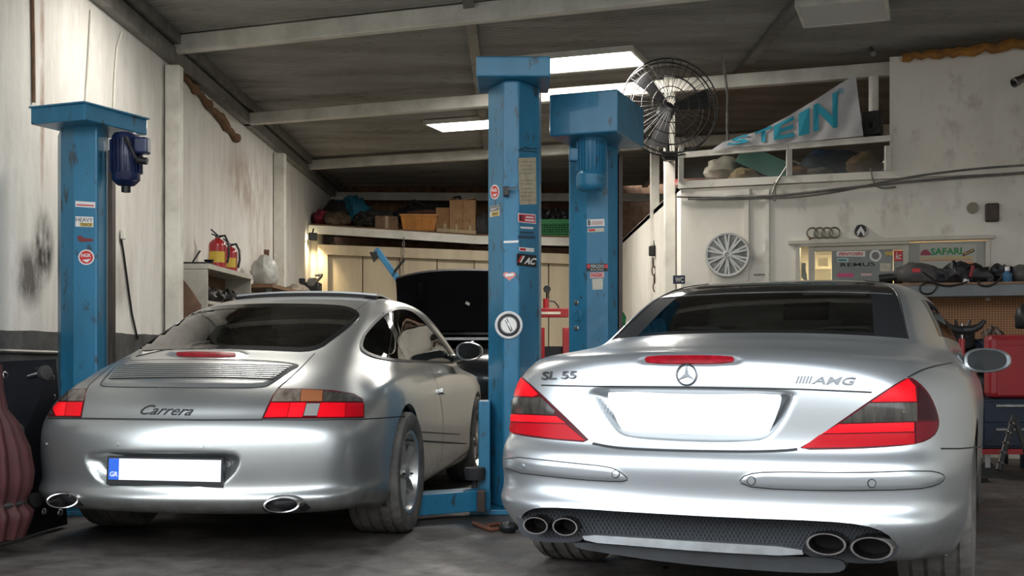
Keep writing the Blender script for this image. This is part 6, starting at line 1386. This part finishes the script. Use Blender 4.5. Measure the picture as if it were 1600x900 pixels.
s = wst(1308, 403, 1326, 410, mat('sticker_teal', (.40, .48, .46), .5)); plate_on(rect_px(1310, 405, 1323, 408), sp_, mat('ink_teal', (.05, .2, .2), .5), s, 'print_band', .004, .001, 30)
letters('REMUS', ((1313, 417), (1368, 415.5), (1313, 411), (1368, 409.5)), sp_, M_ink, wn, 'sticker', .003, .001, offset=.01)
s = plate_on(circle_px(1368, 399.5, 9.5), sp_, M_sticker, wn, 'sticker', .002, .0015, 30); plate_on(circle_px(1368, 399.5, 6), sp_, mat('print_grey', (.2, .19, .18), .6), s, 'print_disc', .004, .001, 30)
wst(1375, 411, 1392, 424, M_cream); wst(1383, 393, 1395, 399, M_yel)
s = wst(1397, 391.5, 1410, 408, M_sred); letters('k', ((1399.5, 405), (1404.5, 405), (1399.5, 394), (1404.5, 394)), sp_, M_sticker, s, 'print', .004, .001, shear=.15); letters('c', ((1404, 405), (1408.5, 405), (1404, 398), (1408.5, 398)), sp_, M_sticker, s, 'print', .004, .001, shear=.15)
wst(1308, 427, 1334, 433, mat('sticker_magenta', (.5, .06, .16), .5)); wst(1345, 427, 1362, 431, mat('sticker_palepink', (.55, .36, .36), .5))
for k, (x0_, y0_, x1_, y1_) in enumerate(((1275, 393, 1297, 398), (1278, 403, 1294, 416), (1274, 420, 1299, 440))):
    a = offpoly(rect_px(x0_, y0_, x1_, y1_), -.5); tag(MB().prism(a, -ON * .01).build('office_paper', mat('paper_warm', (.7, .62, .46), .8), smooth=0), ['top sheet of paper pinned inside the office window', 'middle sheet of paper pinned inside the office window', 'lowest large sheet of paper inside the office window'][k], 'paper', 'papers inside the office window')
rs = [off(1252 + 6 * math.cos(q) + 8, 418 + 16 * math.sin(q), -.25) for q in np.linspace(1.4, 3.6, 12)]; tag(MB().tube(rs, .03, 8).build('black_hose', M_rubber), 'black curved hose behind the left slit of the office window', 'hose')
# poster board SAFARI 4x4
sf = thing('safari_board', 'cream off-road sign with green lettering in the right half of the office window', 'sign', off(1480, 440, -.03)); sb_ = plane_surf(OO + ON * -.018, ON)
wb_ = MB(); opanel(wb_, 1420, 378, 1540, 470, -.045, -.02); wb_.build('board', mat('board_grey', (.34, .33, .29), .5, noise_s=3, noise_a=.06), sf, smooth=0)
plate_on(rect_px(1437, 381, 1526, 470), sb_, mat('board_cream', (.43, .42, .37), .5), sf, 'poster', .0, .001, 60)
letters('SAFARI', ((1454, 399), (1503, 397.5), (1454, 388), (1503, 386.5)), sb_, mat('sign_green', (.02, .22, .05), .5), sf, 'sign_letters', .004, .002, offset=.035)
plate_on([(1438, 399)] + [(1446 + 8 * math.cos(q), 399 - 9 * math.sin(q)) for q in np.linspace(math.pi, 0, 14)] + [(1454, 399)], sb_, mat('sign_maroon', (.30, .03, .05), .5), sf, 'red_sun', .003, .002, 30)
s = plate_on([(1503, 396.5), (1521, 388), (1523, 393), (1505, 401)], sb_, mat('sign_brown', (.10, .05, .03), .5), sf, 'sign_patch', .003, .002, 30); letters('4x4', ((1506, 399), (1521, 392), (1505, 396.5), (1520, 389.5)), sb_, M_yel, s, 'sign_letters', .005, .001, offset=.03)
plate_on([(1437, 402), (1522, 400.5), (1522, 402.5), (1437, 404)], sb_, M_yel, sf, 'sign_stripe', .003, .002, 40); plate_on([(1439, 406), (1519, 404.5), (1519, 406.5), (1439, 408)], sb_, mat('sign_orange', (.55, .22, .08), .5), sf, 'sign_stripe', .003, .002, 40); plate_on(rect_px(1502, 409, 1522, 420), sb_, mat('sign_orange', (.55, .22, .08), .5), sf, 'sign_block', .003, .002, 40)
# ------------------------------------------------------------------ bench shelf, pegboard and tools on the right
BD = .42; bs = thing('bench_shelf', 'grey steel shelf under the office window carrying tools', 'shelf', off(1550, 470, BD / 2)); zt = off(1500, 445, BD).z
def orow(x, d, z): a = off(x, 445, d); return Vector((a.x, a.y, z))
q = []
for z in (zt - .10, zt): q += [orow(1385, BD, z), orow(1760, BD, z), orow(1760, .01, z), orow(1385, .01, z)]
MB().hexa(q).build('shelf_body', mat('shelf_grey', (.16, .17, .17), .5, .2, noise_s=4, noise_a=.12), bs, smooth=0, bevel=.004)
q = []
for z in (zt, zt + .02): q += [orow(1385, BD + .01, z), orow(1760, BD + .01, z), orow(1760, .01, z), orow(1385, .01, z)]
MB().hexa(q).build('shelf_top', mat('shelf_ply', (.27, .16, .10), .7, noise_s=5, noise_a=.15), bs, smooth=0)
for x in (1400, 1700): MB().bar(orow(x, .03, zt - .5), orow(x, BD - .04, zt - .12), .04, .04).build('bracket', M_grey, bs, smooth=0)
pg = MB(); opanel(pg, 1395, 462, 1720, 640, .005, .02); pgo = thing('pegboard', 'brown perforated tool board on the wall under the grey shelf', 'pegboard', off(1520, 560))
mpg = mat('pegboard_brown', (.38, .19, .09), .75, noise_s=3, noise_a=.1); pg.build('board', mpg, pgo, smooth=0)
ho = MB(); so2 = plane_surf(OO + ON * .0215, ON); aa = off(1400, 466, .0215); 
for i in range(86):
    for k in range(30):
        c_ = aa + OT * (.024 * i) - Vector((0, 0, .022 * k + .0)); ho.add([c_ + OT * (.0055 * math.cos(q)) + Vector((0, 0, .0055 * math.sin(q))) for q in [math.pi * 2 * j / 6 for j in range(6)]], [tuple(range(6))])
hoo = ho.build('peg_holes', mat('hole_dark', (.05, .025, .012), .9), pgo, smooth=0, fix=False); hoo['kind'] = 'stuff'
def shelf_at(x, d=.2): return orow(x, d, zt + .02)
pt = thing('power_tool', 'grey power tool with red switch at the left end of the grey shelf', 'power tool', shelf_at(1435)); c_ = shelf_at(1432); m_g = mat('tool_grey', (.09, .085, .08), .5, noise_s=8, noise_a=.2); T2 = OT
m = blob('x', c_ + Vector((0, 0, .085)), (.21, .09, .11), m_g, None, 61, .18, build=False, rz=-YAW); m.build('motor_body', m_g, pt); MB().cyl(c_ - T2 * .32 + Vector((0, 0, .06)), c_ - T2 * .1 + Vector((0, 0, .08)), .035, 14).build('nose', M_black, pt)
MB().tube([c_ + T2 * .12 + Vector((0, 0, .12)), c_ + T2 * .25 + Vector((0, 0, .10)), c_ + T2 * .30 + Vector((0, 0, .04))], .035, 10).build('grip', m_g, pt); MB().box(c_ + ON * .09 + Vector((0, 0, .12)), (.07, .02, .035), -YAW).build('switch', M_sred, pt, bevel=.004)
def tool(label, x, w, h, seed, mt, d=.2, cat='tool', name='black_tool', amp=.5):
    c_ = shelf_at(x, d); w = w * c_.y / F / 2; h = h * c_.y / F; return tag(blob(name, c_ + Vector((0, 0, h * .5)), (w, .08, h * .6), mt, None, seed, amp, 3.5, rz=-YAW, flat=.83), label, cat)
M_db = mat('dark_blue_tool', (.015, .02, .035), .5, noise_s=9, noise_a=.3)
tool('dark navy drill body in the middle of the grey shelf', 1485, 46, 20, 62, M_db); tool('long black grinder lying on top of the navy drill', 1512, 70, 26, 63, M_black, .28); tool('black clutter of clamps in front of the safari sign', 1496, 40, 30, 69, M_black, .32)
tool('grey rag lying right of the red handled tool', 1535, 36, 14, 64, mat('grey_rag', (.18, .17, .165), .9), .22, 'rag', 'rag', .3); tool('black tangled tool bundle near the right end of the shelf', 1565, 36, 27, 65, M_black, .2); tool('dark grey round tin at the right end of the grey shelf', 1594, 30, 26, 66, m_g, .2, 'tin', 'tin', .08)
rt = thing('red_tool', 'red handled tool standing with white tip on the grey shelf', 'tool', shelf_at(1514, .34)); c_ = shelf_at(1515, .36); MB().bar(c_ + Vector((0, 0, .05)), c_ + Vector((.03, 0, .15)), .03, .03).build('handle', M_red, rt, smooth=0, bevel=.006); MB().lathe([(.03, 0), (.022, .035), (.008, .07), (0, .075)], c_ - T2 * .03, (0, 0, 1), 14).build('tip', M_sticker, rt)
bt = thing('spray_bottle', 'small blue bottle with white cap on the grey shelf', 'bottle', shelf_at(1574, .3)); c_ = shelf_at(1574, .32); MB().lathe([(.035, 0), (.04, .01), (.04, .07), (.02, .09), (.018, .10)], c_, seg=18).build('bottle', mat('blue_plastic', (.04, .13, .25), .4), bt); MB().lathe([(.02, .10), (.02, .135), (0, .135)], c_, seg=14).build('cap', M_sticker, bt)
cable('tool_cable', 'black cable drooping over the front of the grey shelf', [orow(x, BD + .03, 0) * 1 + Vector((0, 0, off(x, y, BD + .03).z)) for x, y in smooth_line([(1442, 425), (1462, 440), (1465, 448), (1455, 460), (1438, 458), (1437, 446), (1450, 440), (1480, 448), (1500, 444), (1512, 440)])], .008, M_black); cable('tool_cable', 'second black cable looping under the tool bundle on the shelf', [orow(x, BD + .03, 0) + Vector((0, 0, off(x, y, BD + .03).z)) for x, y in smooth_line([(1528, 438), (1530, 446), (1545, 448), (1560, 440), (1566, 430)])], .008, M_black)
# things standing on the floor below the shelf
FY = 8.6
def fx(x, Y=FY): return px(x, 0, Y).x
ct = thing('tool_trolley', 'dark blue tool trolley below the pegboard at the right', 'trolley', (fx(1590), FY + .35, 0)); m_bt = mat('trolley_blue', (.005, .014, .032), .45, noise_s=5, noise_a=.2)
TX0, TX1 = fx(1546), fx(1720); tx = (TX0 + TX1) / 2
MB().box((tx, FY + .4, .41), (TX1 - TX0, .5, .38)).build('body', m_bt, ct, smooth=0, bevel=.01)
for k in range(2): d_ = MB().box((tx, FY + .145, .32 + k * .18), (TX1 - TX0 - .04, .015, .16)).build('drawer', m_bt, ct, smooth=0, bevel=.006); MB().box((tx, FY + .13, .37 + k * .18), (TX1 - TX0 - .2, .02, .015)).build('handle', M_steel, d_, smooth=0)
MB().box((tx, FY + .4, .20), (TX1 - TX0 + .04, .52, .04)).build('base_plate', M_red, ct, smooth=0)
for x in (TX0 + .06, TX1 - .06):
    for y in (FY + .2, FY + .6): MB().cyl((x, y - .02, .06), (x, y + .02, .06), .06, 18).build('castor', M_rubber, ct); MB().box((x, y, .13), (.04, .05, .11)).build('castor_fork', M_steel, ct, smooth=0)
a = px(1561, 545, FY - .02); rc = thing('red_case', 'large red plastic tool case standing on the blue trolley', 'case', (fx(1640), FY + .4, .61)); m_rc = mat('case_red', (.28, .012, .018), .4, noise_s=3, noise_a=.08)
rcx0, rcx1 = fx(1560), fx(1720); zc0, zc1 = .605, px(0, 523, FY + .1).z
MB().box(((rcx0 + rcx1) / 2, FY + .22, (zc0 + zc1) / 2), (rcx1 - rcx0, .16, zc1 - zc0)).build('shell', m_rc, rc, smooth=0, bevel=.04); MB().box(((rcx0 + rcx1) / 2, FY + .14, (zc0 + zc1) / 2 - .03), (rcx1 - rcx0 - .10, .012, zc1 - zc0 - .1)).build('front_panel', m_rc, rc, smooth=0, bevel=.005)
MB().tube([Vector(((rcx0 + rcx1) / 2 + s_, FY + .2, zc1 - .03 + h_)) for s_, h_ in ((-.09, 0), (-.08, .05), (.08, .05), (.09, 0))], .014, 8).build('handle', M_black, rc)
tag(blob('black_helmet', (fx(1606, FY + .55), FY + .55, .61 + .60), (.10, .11, .13), M_black, None, 71, .12), 'black rounded mask behind the red case under the shelf', 'mask')
jk = thing('puller_stand', 'black four-armed puller on a red post under the pegboard', 'tool', (fx(1505), FY + .0, 0)); zj = px(0, 512, FY + .0).z; jx = fx(1503, FY + .0)
MB().cyl((jx, FY + .0, .05), (jx, FY + .0, zj - .08), .022, 14).build('post', M_red, jk); MB().cyl((jx, FY + .0, zj - .12), (jx, FY + .0, zj + .03), .008, 10).build('screw', M_chrome, jk); MB().lathe([(.18, 0), (.18, .03), (.05, .05)], (jx, FY + .0, 0), seg=24).build('base', M_black, jk)
for s_ in (-1, 1):
    MB().tube([Vector((jx, FY + .0, zj - .02)), Vector((jx + s_ * .07, FY - .02, zj - .015)), Vector((jx + s_ * .12, FY - .03, zj + .01)), Vector((jx + s_ * .155, FY - .04, zj + .055))], [.035, .032, .026, .015], 10).build('arm', M_black, jk)
    MB().tube([Vector((jx + s_ * .04, FY + .0, zj)), Vector((jx + s_ * .055, FY - .02, zj + .06))], [.02, .007], 8).build('prong', M_black, jk)
for k, (x, y, w, h, mt, lab) in enumerate(((1500, 535, 46, 34, M_black, 'black machine part under the puller arms'), (1530, 545, 26, 30, M_db, 'dark blue can right of the puller'), (1552, 530, 30, 34, mat('rusty_part', (.10, .07, .05), .6, .3, noise_s=12, noise_a=.3), 'rusty cylindrical part left of the red case'), (1535, 600, 30, 40, M_black, 'black parts heap below the roadster mirror'))):
    Y = FY + .95; c_ = px(x, y, Y); tag(blob('machine_part', c_, (w * Y / F / 2, .12, h * Y / F / 2), mt, None, 80 + k, .45, 3.2, flat=1), lab, 'machine part')
tb2 = thing('tool_rack', 'dark steel rack holding machine parts under the pegboard', 'rack', (fx(1520, FY + 1.0), FY + 1.0, 0)); zr_ = px(0, 556, FY + 1.0).z
for z in (.30, .58, zr_ - .03): MB().box((fx(1530, FY + 1.0), FY + 1.0, z), (.62, .36, .03)).build('shelf', m_bt, tb2, smooth=0)
for x in (-.29, .29):
    for y in (-.16, .16): MB().box((fx(1530, FY + 1.0) + x, FY + 1.0 + y, zr_ / 2), (.03, .03, zr_)).build('upright', m_bt, tb2, smooth=0)
ts = thing('axle_stand', 'steel pipe stand with bright ring leaning in front of the blue trolley', 'stand', (fx(1572, 8.3), 8.3, 0)); a, b = px(1585, 650, 8.35), px(1560, 735, 8.2); b.z = max(.02, b.z)
MB().tube([a, b], .022, 10).build('pipe', M_black, ts); 
for k in range(5): c_ = a.lerp(b, .15 + k * .18); MB().lathe([(.026, -.008), (.032, 0), (.026, .008)], c_, b - a, 14).build('collar', M_chrome, ts)
MB().bar(a, px(1612, 735, 8.35), .03, .03).build('strut', M_black, ts, smooth=0)
# ------------------------------------------------------------------ fan on the white post, WC sign, hanging things
fn = thing('wall_fan', 'black wall fan with wire guard on the white post', 'fan', Vector((p3.x, p3.y - .2, 2.9))); fc = px(1045, 168, 11.2); r_ = 76 * 11.2 / F; fax = Vector((.08, -1, .12)).normalized(); f1_ = fax.orthogonal().normalized(); f2_ = fax.cross(f1_)
for d_, rs_ in ((-.05, (1, .75)), (.06, (1, .82, .6, .38, .16))):
    for q_ in rs_: MB().tube([fc + fax * (d_ + .06 * (1 - q_) * (1 if d_ > 0 else -1)) + (f1_ * math.cos(a_) + f2_ * math.sin(a_)) * r_ * q_ for a_ in [2 * math.pi * i / 48 for i in range(48)]], .005 if q_ < 1 else .008, 5, True).build('guard_ring', M_black, fn)
gw = MB()
for k in range(36): a_ = 2 * math.pi * k / 36; d = f1_ * math.cos(a_) + f2_ * math.sin(a_); gw.tube([fc + fax * .12 + d * r_ * .1, fc + fax * .10 + d * r_ * .5, fc + fax * .05 + d * r_, fc - fax * .05 + d * r_, fc - fax * .10 + d * r_ * .5, fc - fax * .12 + d * r_ * .2], .0028, 4)
gwo = gw.build('guard_wires', M_black, fn, smooth=0, fix=False)
for k in range(3):
    a_ = 2 * math.pi * k / 3 + .4; d = f1_ * math.cos(a_) + f2_ * math.sin(a_); s_ = fax.cross(d); MB().add([fc + d * .05 - s_ * .03, fc + d * .05 + s_ * .03 + fax * .02, fc + d * r_ * .85 + s_ * .13 + fax * .035, fc + d * r_ * .9 - s_ * .06 - fax * .02], [(0, 1, 2, 3)]).build('blade', M_black, fn)
MB().lathe([(.02, -.02), (.08, -.01), (.09, .12), (.05, .18), (0, .19)], fc - fax * .08, -fax, 24).build('motor', M_black, fn)
q_ = px(1045, 240, 11.25); MB().prism([px(1032, 236, 11.25), px(1064, 236, 11.25), px(1056, 250, 11.25), px(1040, 250, 11.25)], (0, .12, 0)).build('pivot', M_black, fn, smooth=0, bevel=.01); MB().tube([fc - fax * .15, q_ + Vector((0, .08, 0)), Vector((p3.x, p3.y - .04, q_.z - .02))], .022, 10).build('arm', M_black, fn)
cable('fan_cable', 'black fan cable hanging down to the office corner', [px(1058, 246, 11.3), px(1066, 280, 11.35), px(1068, 330, 11.4), px(1067, 400, 11.4)], .008, M_black)
wcs = thing('toilet_sign', 'small dark blue sign with white letters beside the white post', 'sign', px(1061, 437, 11.15)); s_ = plane_surf((0, 11.15, 0), (0, -1, 0)); MB().box(px(1061, 437, 11.16), (.115, .012, .082)).build('plate', mat('sign_navy', (.015, .02, .07), .4), wcs, smooth=0); letters('WC', ((1055, 441), (1068, 441), (1055, 433), (1068, 433)), s_, M_sticker, wcs, 'sign_letters', .006, .003, offset=.03)
hs = thing('work_lamp', 'black hanging work lamp beside the white post at the rear door', 'lamp', px(1023, 392, 13.3)); MB().box(px(1023, 392, 13.3), (.12, .10, .12), .3).build('housing', M_black, hs, smooth=0, bevel=.015); MB().tube([px(1023, 385, 13.35), px(1023, 376, 13.4)], .015, 8).build('bracket', M_black, hs)
chain('hanging_chain', 'greasy chain hanging below the black work lamp', px(1020, 404, 13.3), px(1024, 455, 13.3), .03, mat('greasy_chain', (.10, .07, .05), .4, .7)); chain('hanging_chain', 'pale chain hanging right of the greasy chain', px(1030, 404, 13.3), px(1029, 455, 13.3), .022)
tag(blob('green_bag', px(972, 500, 7.9), (.025, .04, .05), mat('green_plastic', (.012, .20, .05), .5), None, 91, .4, flat=1), 'small green bag hanging behind the second lift column', 'bag')
# wire, bolts and hose on the floor
cable('floor_hose', 'copper coloured hose coiled on the floor by the centre column', [px(x, 0, Y) * Vector((1, 1, 0)).to_3d().length_squared ** 0 if False else Vector((px(x, 0, Y).x, Y, .014)) for x, Y in ((740, 6.45), (755, 6.3), (768, 6.22), (785, 6.25), (796, 6.35), (780, 6.42), (762, 6.36))], .012, mat('copper_hose', (.18, .07, .04), .5, noise_s=8, noise_a=.2), 'hose')
tag(blob('black_plug', (px(795, 0, 6.2).x, 6.2, .03), (.05, .05, .035), M_black, None, 93, .2, flat=.9), 'small black plug on the floor by the coiled hose', 'plug')
for k, (x, y, lab) in enumerate(((1040, 889, 'shiny bolt on the floor behind the roadster'), (1062, 893, 'tiny metal nut on the floor right of the bolt'))):
    Y = H * F / (y - HY); c_ = px(x, y, Y); tb3 = MB().cyl(Vector((c_.x - .012, Y, .006)), Vector((c_.x + .012, Y + .004, .006)), .006, 8).build('bolt' if k == 0 else 'nut', M_chrome); tag(tb3, lab, 'bolt')
